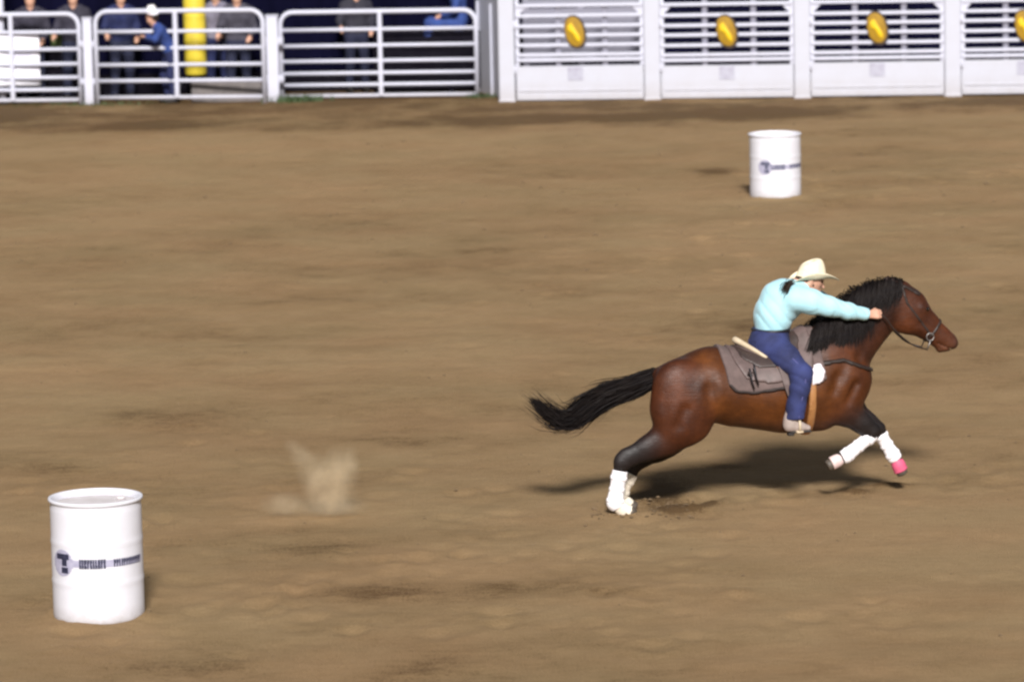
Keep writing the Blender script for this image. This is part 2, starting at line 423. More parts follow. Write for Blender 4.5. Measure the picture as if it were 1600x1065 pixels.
# loose clods on the dirt: nobody could count them
cm = MB()
_rg = np.random.default_rng(5)
for _ in range(500):
    x = _rg.uniform(-9, 9); y = _rg.uniform(30, 66); s = abs(_rg.normal(0, 0.006)) + 0.005
    if y > 50: s *= 1.25
    z = ground_z(x, y) + s * 0.3
    P = np.array([(1,0,0),(-1,0,0),(0,1,0),(0,-1,0),(0,0,1),(0,0,-1)], float) * s * _rg.uniform(0.6, 1.3, (6, 1))
    cm.add([p * (1.3, 1, 0.7) + (x, y, z) for p in P], [(0,2,4),(2,1,4),(1,3,4),(3,0,4),(2,0,5),(1,2,5),(3,1,5),(0,3,5)])
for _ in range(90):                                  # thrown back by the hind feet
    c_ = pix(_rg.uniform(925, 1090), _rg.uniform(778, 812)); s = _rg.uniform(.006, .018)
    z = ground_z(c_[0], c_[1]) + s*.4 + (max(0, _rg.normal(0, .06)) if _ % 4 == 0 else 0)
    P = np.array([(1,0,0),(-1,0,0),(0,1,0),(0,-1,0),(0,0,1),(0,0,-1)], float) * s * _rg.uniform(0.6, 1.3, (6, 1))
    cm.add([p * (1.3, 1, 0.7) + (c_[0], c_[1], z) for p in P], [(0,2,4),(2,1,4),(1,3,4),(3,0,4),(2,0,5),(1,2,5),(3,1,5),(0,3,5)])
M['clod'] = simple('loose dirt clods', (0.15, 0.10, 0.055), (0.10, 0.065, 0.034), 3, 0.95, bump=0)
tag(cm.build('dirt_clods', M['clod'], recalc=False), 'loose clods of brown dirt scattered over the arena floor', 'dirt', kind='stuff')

# ------------------------------------------------------------------ barrels
def barrel(base, R, Ht, rz, label, print_mats, seed, dent=0.0, eoff=-0.27):
    t = empty('barrel', (base[0], base[1], ground_z(base[0], base[1]) - 0.015), rz)
    tag(t, label, 'barrel', 'white racing barrels')
    rg = np.random.default_rng(seed)
    n = 72
    prof = []
    for z in np.linspace(0.0, Ht, 45):
        r = R
        u = z / Ht
        for c in (0.335, 0.665):                 # rolling hoops
            r += 0.0045 * math.exp(-((u - c) / 0.016) ** 2)
        r -= 0.012 * math.exp(-((u - 0.0) / 0.02) ** 2) + 0.004 * math.exp(-((u-0.96)/0.02)**2)
        prof.append((r, z))
    V = []; F = []
    for i, (r, z) in enumerate(prof):
        for k in range(n):
            g = 2*math.pi*k/n
            rr = r + 0.003*math.sin(3*g+seed) * math.sin(math.pi*z/Ht) - dent*math.exp(-((g-4.3)/0.35)**2-((z/Ht-0.85)/0.12)**2)
            V.append((rr*math.cos(g), rr*math.sin(g), z))
    for i in range(len(prof)-1):
        for k in range(n):
            a0 = i*n+k; a1 = i*n+(k+1) % n
            F.append((a0, a1, a1+n, a0+n))
    F.append(tuple(range(n-1, -1, -1)))
    link('body', mesh('barrel_body', V, F, True), M['white_barrel'], t)
    m = MB(); m.lathe([(R+0.004, Ht-0.018), (R+0.012, Ht-0.008), (R+0.010, Ht+0.008), (R-0.004, Ht+0.010), (R-0.014, Ht+0.002), (R-0.016, Ht-0.02), (R-0.018, Ht-0.045)], 72)
    m.f = m.f[:-2]
    m.build('top_rim', M['white_barrel'], t, True)
    m = MB(); m.lathe([(R-0.017, Ht-0.050), (R-0.018, Ht-0.038), (R-0.05, Ht-0.036), (0.02, Ht-0.034), (0.001, Ht-0.034)], 72)
    lid = m.build('lid', M['lid'], t, True)
    m = MB(); m.lathe([(0.034, Ht-0.034), (0.034, Ht-0.018), (0.026, Ht-0.014), (0.001, Ht-0.014)], 20, (R*0.55, R*0.3, 0))
    m.build('bung', M['lid'], lid, True)
    # printed mark round the middle: an emblem and a line of worn lettering, laid on the curved wall
    def decal(name, cells, mat, parent, off):   # cells: (angle0, angle1, z0, z1) in metres along the wall
        m = MB()
        for a0, a1, z0, z1 in cells:
            k = max(2, int((a1-a0)/0.012)+1)
            vs = []; fs = []
            for i in range(k+1):
                g = -math.pi/2 + (a0 + (a1-a0)*i/k) / R
                for z in (z0, (z0+z1)/2, z1):
                    u = z/Ht
                    r = R + off + 0.003*math.sin(3*(g % (2*math.pi))+seed)*math.sin(math.pi*u)
                    vs.append((r*math.cos(g), r*math.sin(g), z))
            for i in range(k):
                for q2 in range(2):
                    b0 = i*3+q2
                    fs.append((b0, b0+3, b0+4, b0+1))
            m.add(vs, fs)
        return m.build(name, mat, parent, True, recalc=False)
    zc = Ht*0.515; ex = eoff
    disc = []
    for i in range(14):
        a = -0.095 + 0.19*(i+0.5)/14 + ex
        h = math.sqrt(max(0.095**2 - (a-ex)**2, 1e-5))
        disc.append((a-0.0068, a+0.0068, zc-h, zc+h))
    decal('lettering_band', [(ex+0.09, 0.40, zc-0.024, zc+0.026)], print_mats[1], t, 0.0018)
    d = decal('emblem', disc, print_mats[1], t, 0.0025)
    decal('emblem_mark', [(ex-0.055, ex+0.065, zc+0.026, zc+0.066), (ex+0.0, ex+0.046, zc-0.02, zc+0.026), (ex-0.005, ex+0.055, zc-0.072, zc-0.030)], print_mats[0], d, 0.0048)
    cells = []; x = -0.125
    while x < 0.055:                              # bold worn letters, too blurred to read
        w = rg.uniform(0.014, 0.022)
        cells += [(x, x+0.012, zc-0.034, zc+0.034)]
        if rg.random() < 0.85: cells.append((x+0.0121, x+w, zc+0.002+rg.uniform(-.008, .008), zc+0.034))
        if rg.random() < 0.75: cells.append((x+0.0121, x+w, zc-0.034, zc-0.008))
        x += w + 0.003
    decal('lettering', cells, print_mats[0], t, 0.0025)
    cells = []; x = 0.125
    while x < 0.37:
        w = rg.uniform(0.012, 0.019)
        cells += [(x, x+0.010, zc-0.026, zc+0.03)]
        if rg.random() < 0.8: cells.append((x+0.0101, x+w, zc+0.0, zc+0.024))
        x += w + 0.003
    decal('lettering', cells, print_mats[2], t, 0.0025)
    return t
M['slate_print'] = simple('faded slate print', (0.06, 0.065, 0.11), (0.10, 0.105, 0.16), 25, 0.5, bump=0)
M['lid'] = simple('dusty pale plastic lid', (0.62, 0.58, 0.60), (0.5, 0.46, 0.46), 6, 0.7)
def at_base(px, py, R):              # pixel of the foot's front edge -> centre of the foot
    p = pix(px, py); return np.array([p[0], p[1]+R, 0])
near_b = at_base(149, 976, 0.325)
barrel(near_b, 0.325, 0.87, rad(4), 'white barrel standing alone on the dirt in front, bold dark emblem and lettering round it', (M['navy_print'], M['grey_print'], M['navy_print']), 3)
far_b = at_base(1214, 311, 0.325)
barrel(far_b, 0.325, 0.81, rad(9), 'small-looking white barrel standing far off beyond the rider near the chutes', (M['slate_print'], M['grey_print'], M['slate_print']), 8, 0.006, -0.20)

# ------------------------------------------------------------------ fence of pipe panels
def upx(base_px, base_py, py):       # height above the ground of something py pixels high over its foot
    b = pix(base_px, base_py); Y = b[1]
    return pixdepth(base_px, py, Y)[2]
def pipe_panel(A, B, zs, zbot, mids, label, r=0.032, corner=0.2, n_mid_r=0.034):
    """A, B: foot points (px,py) of the two ends; zs: rail heights, last = top"""
    a = pix(*A); b = pix(*B)
    t = empty('pipe_fence', ((a[0]+b[0])/2, (a[1]+b[1])/2, 0), math.atan2(b[1]-a[1], b[0]-a[0]))
    tag(t, label, 'fence panel', 'white pipe fence panels')
    L = math.hypot(b[0]-a[0], b[1]-a[1]); h = L/2
    top = zs[-1]
    pts = [(-h, 0, -0.02), (-h, 0, top-corner)]
    for i in range(1, 7):
        g = math.pi/2*i/6
        pts.append((-h+corner-corner*math.cos(g), 0, top-corner+corner*math.sin(g)))
    pts += [(-p[0], p[1], p[2]) for p in reversed(pts)]
    m = MB(); m.tube(pts, r*1.15, 12); m.build('frame', M['white_steel'], t, True)
    share = None
    for z in zs[:-1]:
        if share is None:
            m = MB(); m.tube([(-h+r, 0, 0), (-h/3, 0, 0), (h/3, 0, 0), (h-r, 0, 0)], r*0.93, 10); o = m.build('rail', M['white_steel'], t, True); share = o.data
        else:
            o = link('rail', share, None, t)
        o.location = (0, 0, z)
    for x in mids:
        m = MB(); m.box((x*L, -r*0.35, (zs[0]+top)/2), (n_mid_r*2, r*2.3, top-zs[0]+0.02), bevel=0.008); m.build('upright', M['white_steel'], t)
    return t
def heights(px, base, rails):
    return [upx(px, base, y) for y in sorted(rails, reverse=True)]
pipe_panel((-150, 166), (127, 163), heights(90, 163, [22, 50, 77, 100, 121, 140, 156]), 0, [0.12], 'white pipe fence panel with the white banner tied on')
pipe_panel((153, 163), (414, 161), heights(300, 162, [17, 49, 75, 101, 126, 152]), 0, [-0.02], 'white pipe fence panel crossed by the yellow padded post behind it')
pipe_panel((441, 157), (746, 153), heights(600, 154, [17, 45, 70, 94, 113, 131, 148]), 0, [0.01], 'white pipe fence panel between the square post and the chutes')
def square_post(px, py, w, topy, label, name='fence_post', dy=0.03):
    p = pix(px, py); z = upx(px, py, topy)
    t = empty(name, (p[0], p[1]+dy, 0)); tag(t, label, 'post', 'white fence posts')
    m = MB(); m.box((0, 0, z/2-0.05), (w, w, z+0.1), bevel=0.015); m.build('shaft', M['white_steel'], t)
    m = MB(); m.box((0, 0, z+0.012), (w*1.12, w*1.12, 0.022), bevel=0.006); m.build('cap', M['white_steel'], t)
    for zz in (0.35, 0.95):
        m = MB(); m.tube([(-w*0.9, 0, zz), (w*0.9, 0, zz)], w*0.42, 10); m.build('hinge', M['white_steel'], t, True)
    return t
square_post(140, 163, 0.15, 30, 'white square post beside the banner panel, left of the yellow padded post')
square_post(428, 159, 0.19, 26, 'white square post between two panels with grass at its foot')
p = pix(4, 164); t = empty('flag_pole', (p[0], p[1]+0.02, 0)); tag(t, 'thin white pole rising above the fence at the left edge', 'pole')
m = MB(); m.tube([(0, 0.10, -0.1), (0, 0.10, 1.4), (0, 0.10, 2.9)], 0.06, 12); m.build('shaft', M['white_steel'], t, True)
m = MB(); m.lathe([(0.045, 2.9), (0.07, 2.93), (0.06, 2.98), (0.01, 3.0)], 14, (0, 0.10, 0)); m.build('cap', M['white_steel'], t, True)
# banner tied to the first panel
bl = pixdepth(-70, 90, pix(30, 163)[1]-0.06); br = pixdepth(62, 90, pix(30, 163)[1]-0.06)
z0 = upx(30, 163, 134); z1 = upx(30, 163, 50)
t = empty('banner', (bl[0], bl[1], 0)); tag(t, 'white vinyl banner with faint lavender strokes tied to the fence panel', 'banner')
W = br[0]-bl[0]; nxb, nzb = 36, 16; V = []; F = []
def bsurf(u, v):
    return (u*W, 0.012*math.sin(u*9+v*3)*math.sin(v*math.pi)+0.008*math.sin(v*7-u*4), z0+(z1-z0)*v + 0.012*math.sin(u*math.pi*2)*(v-0.5))
for i in range(nxb+1):
    for j in range(nzb+1): V.append(bsurf(i/nxb, j/nzb))
for i in range(nxb):
    for j in range(nzb):
        a0 = i*(nzb+1)+j; F.append((a0, a0+nzb+1, a0+nzb+2, a0+1))
o = link('sheet', mesh('banner_sheet', V, F, True), M['banner'], t)
sol = o.modifiers.new('thickness', 'SOLIDIFY'); sol.thickness = 0.004
def stroke(pts, w, mat, name='printed_stroke'):
    m = MB(); vs = []
    for u, v in pts:
        for s in (-1, 1):
            q = bsurf(u, v+s*w); vs.append((q[0], q[1]-0.009, q[2]))
    m.add(vs, [(2*i, 2*i+2, 2*i+3, 2*i+1) for i in range(len(pts)-1)])
    m.build(name, mat, t, True, recalc=False)
stroke([(0.40+0.5*k/10, 0.46+0.12*(k/10)**0.8) for k in range(11)], 0.028, M['pale_print'])
stroke([(0.40+0.40*k/10, 0.50+0.05*math.sin(k/10*3)) for k in range(11)], 0.012, M['grey_print'])
stroke([(0.42+0.2*k/10, 0.20-0.12*k/10) for k in range(11)], 0.03, M['pale_print'])
for u, v in ((0.02, 0.97), (0.98, 0.97), (0.02, 0.03), (0.98, 0.03), (0.5, 0.98)):
    q = bsurf(u, v); m = MB(); m.tube([(q[0], q[1]-0.012, q[2]), (q[0], q[1]+0.02, q[2]+0.01), (q[0], q[1]+0.085, q[2]+0.012)], 0.006, 6); m.build('tie', M['black_steel'], t, True)

# ------------------------------------------------------------------ bucking chutes
def chute_gate(A, B, base_y, rails, sheet_top, seam, label, foot=0.02):
    a = pix(*A); b = pix(*B)
    ang = math.atan2(b[1]-a[1], b[0]-a[0]); L = math.hypot(b[0]-a[0], b[1]-a[1])
    t = empty('chute_gate', (a[0], a[1], 0), ang); tag(t, label, 'chute gate', 'white chute gates')
    mid = ((A[0]+B[0])/2, (A[1]+B[1])/2)
    hz = lambda y: upx(mid[0], mid[1], y)
    zt = hz(sheet_top)
    m = MB(); m.box((L/2, 0.01, (foot+zt)/2), (L-0.012, 0.03, zt-foot), bevel=0.006); sh = m.build('kick_panel', M['white_sheet'], t)
    zs = hz(seam)
    m = MB(); m.box((L/2, -0.012, zs), (L-0.1, 0.014, 0.035), bevel=0.004); m.build('seam_strip', M['white_sheet'], sh)
    m = MB(); m.box((L/2, -0.018, foot+0.05), (L-0.03, 0.026, 0.09), bevel=0.01); m.build('bottom_lip', M['white_sheet'], sh)
    zr = [hz(y) for y in rails]; top = zr[-1] + 0.34
    share = None
    for z in zr + [zr[-1]+0.16, top]:
        if share is None:
            m = MB(); m.box((L/2, -0.02, 0), (L-0.02, 0.03, 0.052), bevel=0.008); o = m.build('rail', M['white_steel'], t); share = o.data
        else: o = link('rail', share, None, t)
        o.location = (0, 0, z)
    for x in (0.03, L-0.03):
        m = MB(); m.box((x, 0.012, (zt+top)/2+0.01), (0.06, 0.05, top-zt+0.02), bevel=0.008); m.build('stile', M['white_steel'], t)
    for x in (L*0.335, L*0.70):
        m = MB(); m.box((x, 0.03, (zt+top)/2), (0.085, 0.03, top-zt), bevel=0.006); m.build('brace', M['shade_grey_steel'], t)
    for s, x in ((1, 0.06), (-1, L-0.06)):
        m = MB(); zg = zr[-1]
        m.add([(x, -0.008, zg), (x+s*0.14, -0.008, zg), (x, -0.008, zg-0.15), (x, 0.004, zg), (x+s*0.14, 0.004, zg), (x, 0.004, zg-0.15)], [(0, 1, 2), (3, 5, 4), (0, 3, 4, 1), (1, 4, 5, 2), (2, 5, 3, 0)])
        m.build('gusset', M['white_steel'], t)
    return t, L, hz
M['shade_grey_steel'] = white_paint('dusty steel greyed for shade', (0.20, 0.20, 0.26), (0.30, 0.27, 0.25))  # grey carries the shade behind the chute slats; the post pole shares it
def emblem(gate, L, hz, x, yc, hpx=23, wpx=14.5):
    """raised oval emblem: brown backing, yellow two-tone leaf-shaped face"""
    zc = hz(yc); s = 0.0101
    def outline(k, hw, hh, skew=0.26):
        pts = []
        for i in range(36):
            g = 2*math.pi*i/36
            px_ = hw*math.copysign(abs(math.cos(g))**0.85, math.cos(g)); pz = hh*math.copysign(abs(math.sin(g))**0.95, math.sin(g))
            pts.append((x + px_ - skew*pz*0.55 + (0.012 if k else 0), pz + zc - (0.008 if k else 0)))
        return pts
    def plate(name, pts, y0, y1, mat, parent, dome=0.0, cen=None):
        m = MB(); n = len(pts)
        m.v += [(p[0], y1, p[1]) for p in pts] + [(p[0], y0, p[1]) for p in pts]
        m.f += [(i, (i+1) % n, n+(i+1) % n, n+i) for i in range(n)] + [tuple(range(n-1, -1, -1))]
        cx = sum(p[0] for p in pts)/n; cz = sum(p[1] for p in pts)/n
        m.v.append((cx, y0-dome, cz)); m.f += [(n+i, n+(i+1) % n, 2*n) for i in range(n)]
        return m.build(name, mat, parent)
    back = plate('emblem', outline(1, (wpx+2.2)*s, (hpx+3.5)*s), -0.062, -0.037, M['plate_brown'], gate)
    face = outline(0, wpx*s, hpx*s)
    plate('emblem_face', face, -0.078, -0.064, M['plate_ochre'], back, 0.012)
    up = [(x + u*wpx*s, zc + v*hpx*s) for u, v in ((-0.75, 0.35), (-0.35, 0.62), (-0.02, 0.28), (0.25, 0.0), (0.62, -0.4), (0.55, -0.72), (0.2, -0.55), (-0.2, -0.12), (-0.62, 0.05))]
    plate('emblem_highlight', up, -0.100, -0.082, M['plate_yellow'], back, 0.012)
    m = MB(); m.box((x, -0.009, hz(yc+66)), (0.24, 0.008, 0.21), bevel=0.003); m.build('grey_smudge', M['smudge_grey'], gate)  # thin box drawing the grey smudge below the emblem
M['smudge_grey'] = simple('grey smudge', (0.30, 0.29, 0.36), (0.40, 0.40, 0.48), 7, 0.6)
def line(x):                         # foot of the chute row in the photograph
    return 159.5 - (x-797)*(159.5-148.5)/803
cp = [797, 1020, 1254, 1489, 1724]
rails = {0: [93, 85, 70, 55, 40, 24, 8], 1: [93, 85, 70, 54, 39, 23, 6], 2: [90, 81, 66, 50, 35, 20, 2], 3: [86, 77, 62, 47, 31, 16, 0]}
ems = [(898, 49), (1135, 48), (1370, 43), (1601, 40)]
names = ['white slatted chute gate with yellow emblem, first of the row, pale slats behind it', 'second white slatted chute gate with yellow emblem from the fence, above the far barrel',
         'third white slatted chute gate with yellow emblem, right of the far barrel', 'white slatted chute gate with half its yellow emblem cut off by the picture edge']
for k in range(4):
    xa, xb = cp[k]+ (13 if k else 10), cp[k+1]-13
    st = {0: 103, 1: 102, 2: 97, 3: 93}[k]
    g, L, hz = chute_gate((xa, line(xa)), (xb, line(xb)), 0, rails[k], st, {0: 141, 1: 139, 2: 135, 3: 131}[k], names[k])
    p = pixdepth(ems[k][0], ems[k][1], pix(ems[k][0], line(ems[k][0]))[1]); a = pix(xa, line(xa)); b = pix(xb, line(xb))
    ex = (p[0]-a[0])*L/(b[0]-a[0])
    emblem(g, L, hz, ex, ems[k][1])
for k in range(5):
    x = cp[k]; p = pix(x - (4 if k == 0 else 0), line(x))
    t = empty('chute_post', (p[0], p[1]-0.02, 0)); tag(t, ['white flat chute post at the fence end of the chutes', 'white flat chute post between the first two chute gates', 'white flat chute post right behind the far barrel', 'white flat chute post between the two rightmost chute gates', 'white flat chute post beyond the picture edge'][k], 'post', 'white chute posts')
    m = MB(); m.box((0, 0.04, 1.05), (0.255, 0.12, 2.2), bevel=0.015); m.build('shaft', M['white_sheet'], t)
    m = MB(); m.box((0, 0.035, 0.01), (0.27, 0.15, 0.05), bevel=0.012); m.build('foot', M['white_sheet'], t)
    for z in (0.5, 1.2):
        m = MB(); m.tube([(0.135, -0.02, z-0.07), (0.135, -0.02, z+0.07)], 0.018, 10); m.build('hinge', M['white_steel'], t, True)
# angled wing sheet closing the gap from the pipe fence to the first chute
A = pix(793, 157); B = pix(750, 143)
A[1] += 0.02
ax = (B-A); L = np.linalg.norm(ax[:2]); ax /= np.linalg.norm(ax)
t = empty('wing_panel', (A[0], A[1], 0), math.atan2(ax[1], ax[0])); tag(t, 'angled white sheet panel joining the pipe fence to the chutes', 'panel')
zt = upx(760, 147, 3)
m = MB(); m.add([(0.06, -0.012, 0), (L, -0.012, 0), (L, -0.012, zt), (0.06, -0.012, zt+0.35), (0.06, 0.012, 0), (L, 0.012, 0), (L, 0.012, zt), (0.06, 0.012, zt+0.35)],
               [(0, 1, 2, 3), (7, 6, 5, 4), (0, 4, 5, 1), (1, 5, 6, 2), (2, 6, 7, 3), (3, 7, 4, 0)]); m.build('sheet', M['white_sheet'], t)
for x in (L*0.5, L-0.04):
    m = MB(); m.box((x, 0.03, zt/2), (0.06, 0.035, zt-0.02), bevel=0.008); m.build('stud', M['white_steel'], t)
    m = MB(); m.box((x, -0.025, zt*0.62), (0.10, 0.026, 0.09), bevel=0.008); m.build('latch', M['white_steel'], t)
# pale slatted sliding gate inside the first chute
a = pix(812, 155); Yb = a[1]+0.55; xa = pixdepth(818, 100, Yb)[0]; xb = pixdepth(1000, 100, Yb)[0]
t = empty('slide_gate', (xa, Yb, 0)); tag(t, 'pale lavender slatted slide gate standing inside the first chute', 'slide gate')
share = None
for k in range(11):
    if share is None:
        m = MB(); m.box(((xb-xa)/2, 0, 0), (xb-xa, 0.03, 0.105), bevel=0.008); o = m.build('slat', M['lav_steel'] if 'lav_steel' in M else M['shade_grey_steel'], t); share = o.data
    else: o = link('slat', share, None, t)
    o.location = (0, 0, 0.12+k*0.151)
for x in (0.05, (xb-xa)*0.5, xb-xa-0.05):
    m = MB(); m.box((x, 0.03, 0.87), (0.09, 0.026, 1.75), bevel=0.008); m.build('stile', M['shade_grey_steel'], t)

# ------------------------------------------------------------------ what stands behind the fence
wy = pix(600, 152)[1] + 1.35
t = empty('shade_backdrop', (0, wy, 0)); tag(t, 'added near-black corrugated wall standing in for the shade behind the white fence and chutes', 'wall')  # added wall, its black put there for the shade behind the fence
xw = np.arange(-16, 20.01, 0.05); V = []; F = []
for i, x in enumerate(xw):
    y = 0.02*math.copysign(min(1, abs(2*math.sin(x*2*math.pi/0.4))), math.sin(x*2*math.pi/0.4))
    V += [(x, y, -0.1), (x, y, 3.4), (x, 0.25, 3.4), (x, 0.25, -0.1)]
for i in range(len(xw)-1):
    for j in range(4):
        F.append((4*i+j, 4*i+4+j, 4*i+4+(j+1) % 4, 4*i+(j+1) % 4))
o = link('shade_cladding', mesh('shade_cladding', V, F), M['shade_wall'], t)
m = MB(); m.box((2, 0.1, 3.47), (36.2, 0.44, 0.13), bevel=0.02); m.build('shade_capping', M['shade_wall'], t)
m = MB(); m.box((2, -0.06, 0.17), (36.2, 0.06, 0.34), bevel=0.01); m.build('skirting_board', M['shade_wood'], t)
# yellow padded post
p = pix(305, 156); t = empty('padded_post', (p[0], p[1]+0.42, 0)); tag(t, 'yellow padded post behind the white pipe panel', 'post')
Yp = p[1]+0.42; zb = pixdepth(303, 118, Yp)[2]
m = MB(); m.tube([(0, 0, -0.1), (0, 0, 2.5)], 0.07, 12); m.build('pole', M['shade_grey_steel'], t, True)
m = MB(); m.lathe([(0.09, zb), (0.165, zb+0.01), (0.178, zb+0.04), (0.176, zb+0.5), (0.180, zb+0.9), (0.176, 2.2), (0.165, 2.24), (0.09, 2.25)], 28); pad = m.build('pad', M['yellow'], t, True)
for z in (zb+0.16, zb+0.55, zb+0.95, zb+1.35):
    m = MB(); m.lathe([(0.170, z-0.014), (0.183, z-0.012), (0.183, z+0.012), (0.170, z+0.014)], 28); m.build('strap', M['yellow'], pad, True)
# low concrete block at the foot of the second panel
a = pixdepth(299, 150, pix(350, 161)[1]+0.16); b = pixdepth(410, 150, pix(350, 161)[1]+0.16); z = upx(350, 161, 127)
t = empty('concrete_block', ((a[0]+b[0])/2, a[1]+0.13, 0)); tag(t, 'low weathered grey concrete block lying behind the fence under the yellow post', 'block')
m = MB(); m.box((0, 0, z/2-0.02), (b[0]-a[0], 0.24, z+0.04), bevel=0.02); m.build('body', M['concrete'], t)
for x in (-0.3, 0.3):
    m = MB(); m.tube([(x-0.06, 0, z-0.01), (x-0.05, 0, z+0.05), (x+0.05, 0, z+0.05), (x+0.06, 0, z-0.01)], 0.009, 8); m.build('lifting_loop', M['black_steel'], t, True)
# dark crate with a pale green bucket
p = pix(88, 158); t = empty('crate', (p[0], p[1]+0.55, 0)); tag(t, 'dark wooden crate behind the banner panel with a green bucket on it', 'crate')
ztop = pixdepth(88, 73, p[1]+0.55)[2]
nb = 5
for k in range(nb):
    m = MB(); m.box((0, -0.22, ztop*(k+0.5)/nb), (0.56, 0.022, ztop/nb-0.015), bevel=0.004); m.build('board', M['shade_wood'], t)
for x in (-0.27, 0.27):
    for k in range(nb):
        m = MB(); m.box((x, 0.02, ztop*(k+0.5)/nb), (0.022, 0.45, ztop/nb-0.015), bevel=0.004); m.build('board', M['shade_wood'], t)
m = MB(); m.box((0, 0.01, ztop-0.012), (0.60, 0.5, 0.024), bevel=0.004); m.build('top_board', M['shade_wood'], t)
bk = empty('bucket', (p[0]-0.01, p[1]+0.52, ztop+0.001)); tag(bk, 'pale green bucket standing on the dark crate', 'bucket')
m = MB(); m.lathe([(0.095, 0), (0.10, 0.005), (0.125, 0.20), (0.132, 0.205), (0.132, 0.217), (0.122, 0.217), (0.094, 0.02), (0.01, 0.015)], 24); m.build('body', M['green_plastic'], bk, True)
m = MB(); m.tube([(0.13*math.cos(g), -0.02-0.02*math.sin(g), 0.205+0.10*math.sin(g)) for g in np.linspace(0, math.pi, 13)], 0.004, 6); m.build('handle', M['steel'], bk, True)
# grass tufts at the foot of the fence
gm = MB(); rg = np.random.default_rng(9)
for cx, cy, n, sp, hh in ((452, 160, 260, 0.16, 0.10), (478, 159, 260, 0.16, 0.09), (748, 154, 90, 0.10, 0.07), (765, 153, 60, 0.08, 0.06), (170, 164, 90, 0.3, 0.05), (110, 165, 90, 0.3, 0.05), (230, 163, 60, 0.2, 0.04), (40, 165, 60, 0.3, 0.04)):
    c = pix(cx, cy)
    for _ in range(n):
        x = c[0]+rg.normal(0, sp); y = c[1]+0.05+rg.normal(0, sp*0.6); h_ = hh*rg.uniform(0.5, 1.5); a = rg.uniform(0, 6.28); le = rg.uniform(0.2, 0.8)*h_
        z = ground_z(x, y) - 0.01
        d = np.array([math.cos(a), math.sin(a), 0]); s = np.array([-math.sin(a), math.cos(a), 0])*0.008
        p0 = np.array([x, y, z]); p1 = p0 + d*le*0.4 + (0, 0, h_*0.65); p2 = p0+d*le+(0, 0, h_)
        gm.add([p0-s, p0+s, p1-s*0.7, p1+s*0.7, p2], [(0, 1, 3, 2), (2, 3, 4)])
tag(gm.build('grass', M['grass'], recalc=False), 'dark green grass tufts growing along the foot of the fence', 'grass', kind='stuff')

# ------------------------------------------------------------------ blended bodies: a distance field of tapered segments, skinned by surface nets
class Field:
    def __init__(s, lo, hi, h):
        s.lo = np.array(lo, float); s.h = h
        s.n = np.ceil((np.array(hi, float) - s.lo) / h).astype(int) + 1
        s.F = np.full(s.n, 1.0, np.float32)
        s.prims = []
    def _sub(s, a, b):
        i0 = np.clip(np.floor((a - s.lo) / s.h).astype(int), 0, s.n); i1 = np.clip(np.ceil((b - s.lo) / s.h).astype(int) + 1, 0, s.n)
        if np.any(i1 <= i0): return None
        ax = [s.lo[k] + s.h * np.arange(i0[k], i1[k]) for k in range(3)]
        return tuple(slice(i0[k], i1[k]) for k in range(3)), np.meshgrid(*ax, indexing='ij')
    def seg(s, p0, p1, r0, r1=None, l0=None, l1=None, k=0.03, col=None, cut=False):
        r1 = r0 if r1 is None else r1; l0 = r0 if l0 is None else l0; l1 = (r1 if l0 == r0 else l0) if l1 is None else l1
        P = dict(p0=np.array(p0, float), p1=np.array(p1, float), r=(r0, r1), l=(l0, l1), col=col)
        s.prims.append(P)
        m = max(r0, r1, l0, l1) + k + 2*s.h
        g = s._sub(np.minimum(P['p0'], P['p1']) - m, np.maximum(P['p0'], P['p1']) + m)
        if g is None: return
        sl, (X, Y, Z) = g
        d = s.dist(P, X, Y, Z); a = s.F[sl]
        if cut:
            hh = np.maximum(k - np.abs(a + d), 0) / k
            s.F[sl] = np.maximum(a, -d) + hh*hh*k/4
        else:
            hh = np.maximum(k - np.abs(a - d), 0) / k
            s.F[sl] = np.minimum(a, d) - hh*hh*k/4
    @staticmethod
    def dist(P, X, Y, Z):
        v = P['p1'] - P['p0']; L2 = float(v @ v)
        ox, oy, oz = X - P['p0'][0], Y - P['p0'][1], Z - P['p0'][2]
        t = np.clip((ox*v[0] + oy*v[1] + oz*v[2]) / L2, 0, 1) if L2 > 1e-10 else 0.0
        ox = ox - t*v[0]; oy = oy - t*v[1]; oz = oz - t*v[2]
        ri = P['r'][0] + (P['r'][1]-P['r'][0])*t; rl = P['l'][0] + (P['l'][1]-P['l'][0])*t
        q2 = ox*ox + oz*oz; y2 = oy*oy
        k0 = np.sqrt(q2/ri**2 + y2/rl**2) + 1e-6; k1 = np.sqrt(q2/ri**4 + y2/rl**4) + 1e-6
        return k0*(k0-1)/k1
    def chain(s, pts, k=0.03, col=None):        # pts: (x,y,z, r, lateral r or None)
        for a, b in zip(pts[:-1], pts[1:]):
            s.seg(a[:3], b[:3], a[3], b[3], a[4] if len(a) > 4 and a[4] else a[3], b[4] if len(b) > 4 and b[4] else b[3], k, col)
    def grid(s):
        return np.meshgrid(*[s.lo[k] + s.h*np.arange(s.n[k]) for k in range(3)], indexing='ij')
    def colours(s, V, soft=0.02):
        W = np.zeros(len(V)); Cc = np.zeros((len(V), 3))
        for P in s.prims:
            if P['col'] is None: continue
            d = s.dist(P, V[:, 0], V[:, 1], V[:, 2])
            w = np.exp(-np.clip(d, -0.02, 1)/soft) + 1e-12
            W += w; Cc += w[:, None]*np.array(P['col'])
        return Cc/W[:, None]
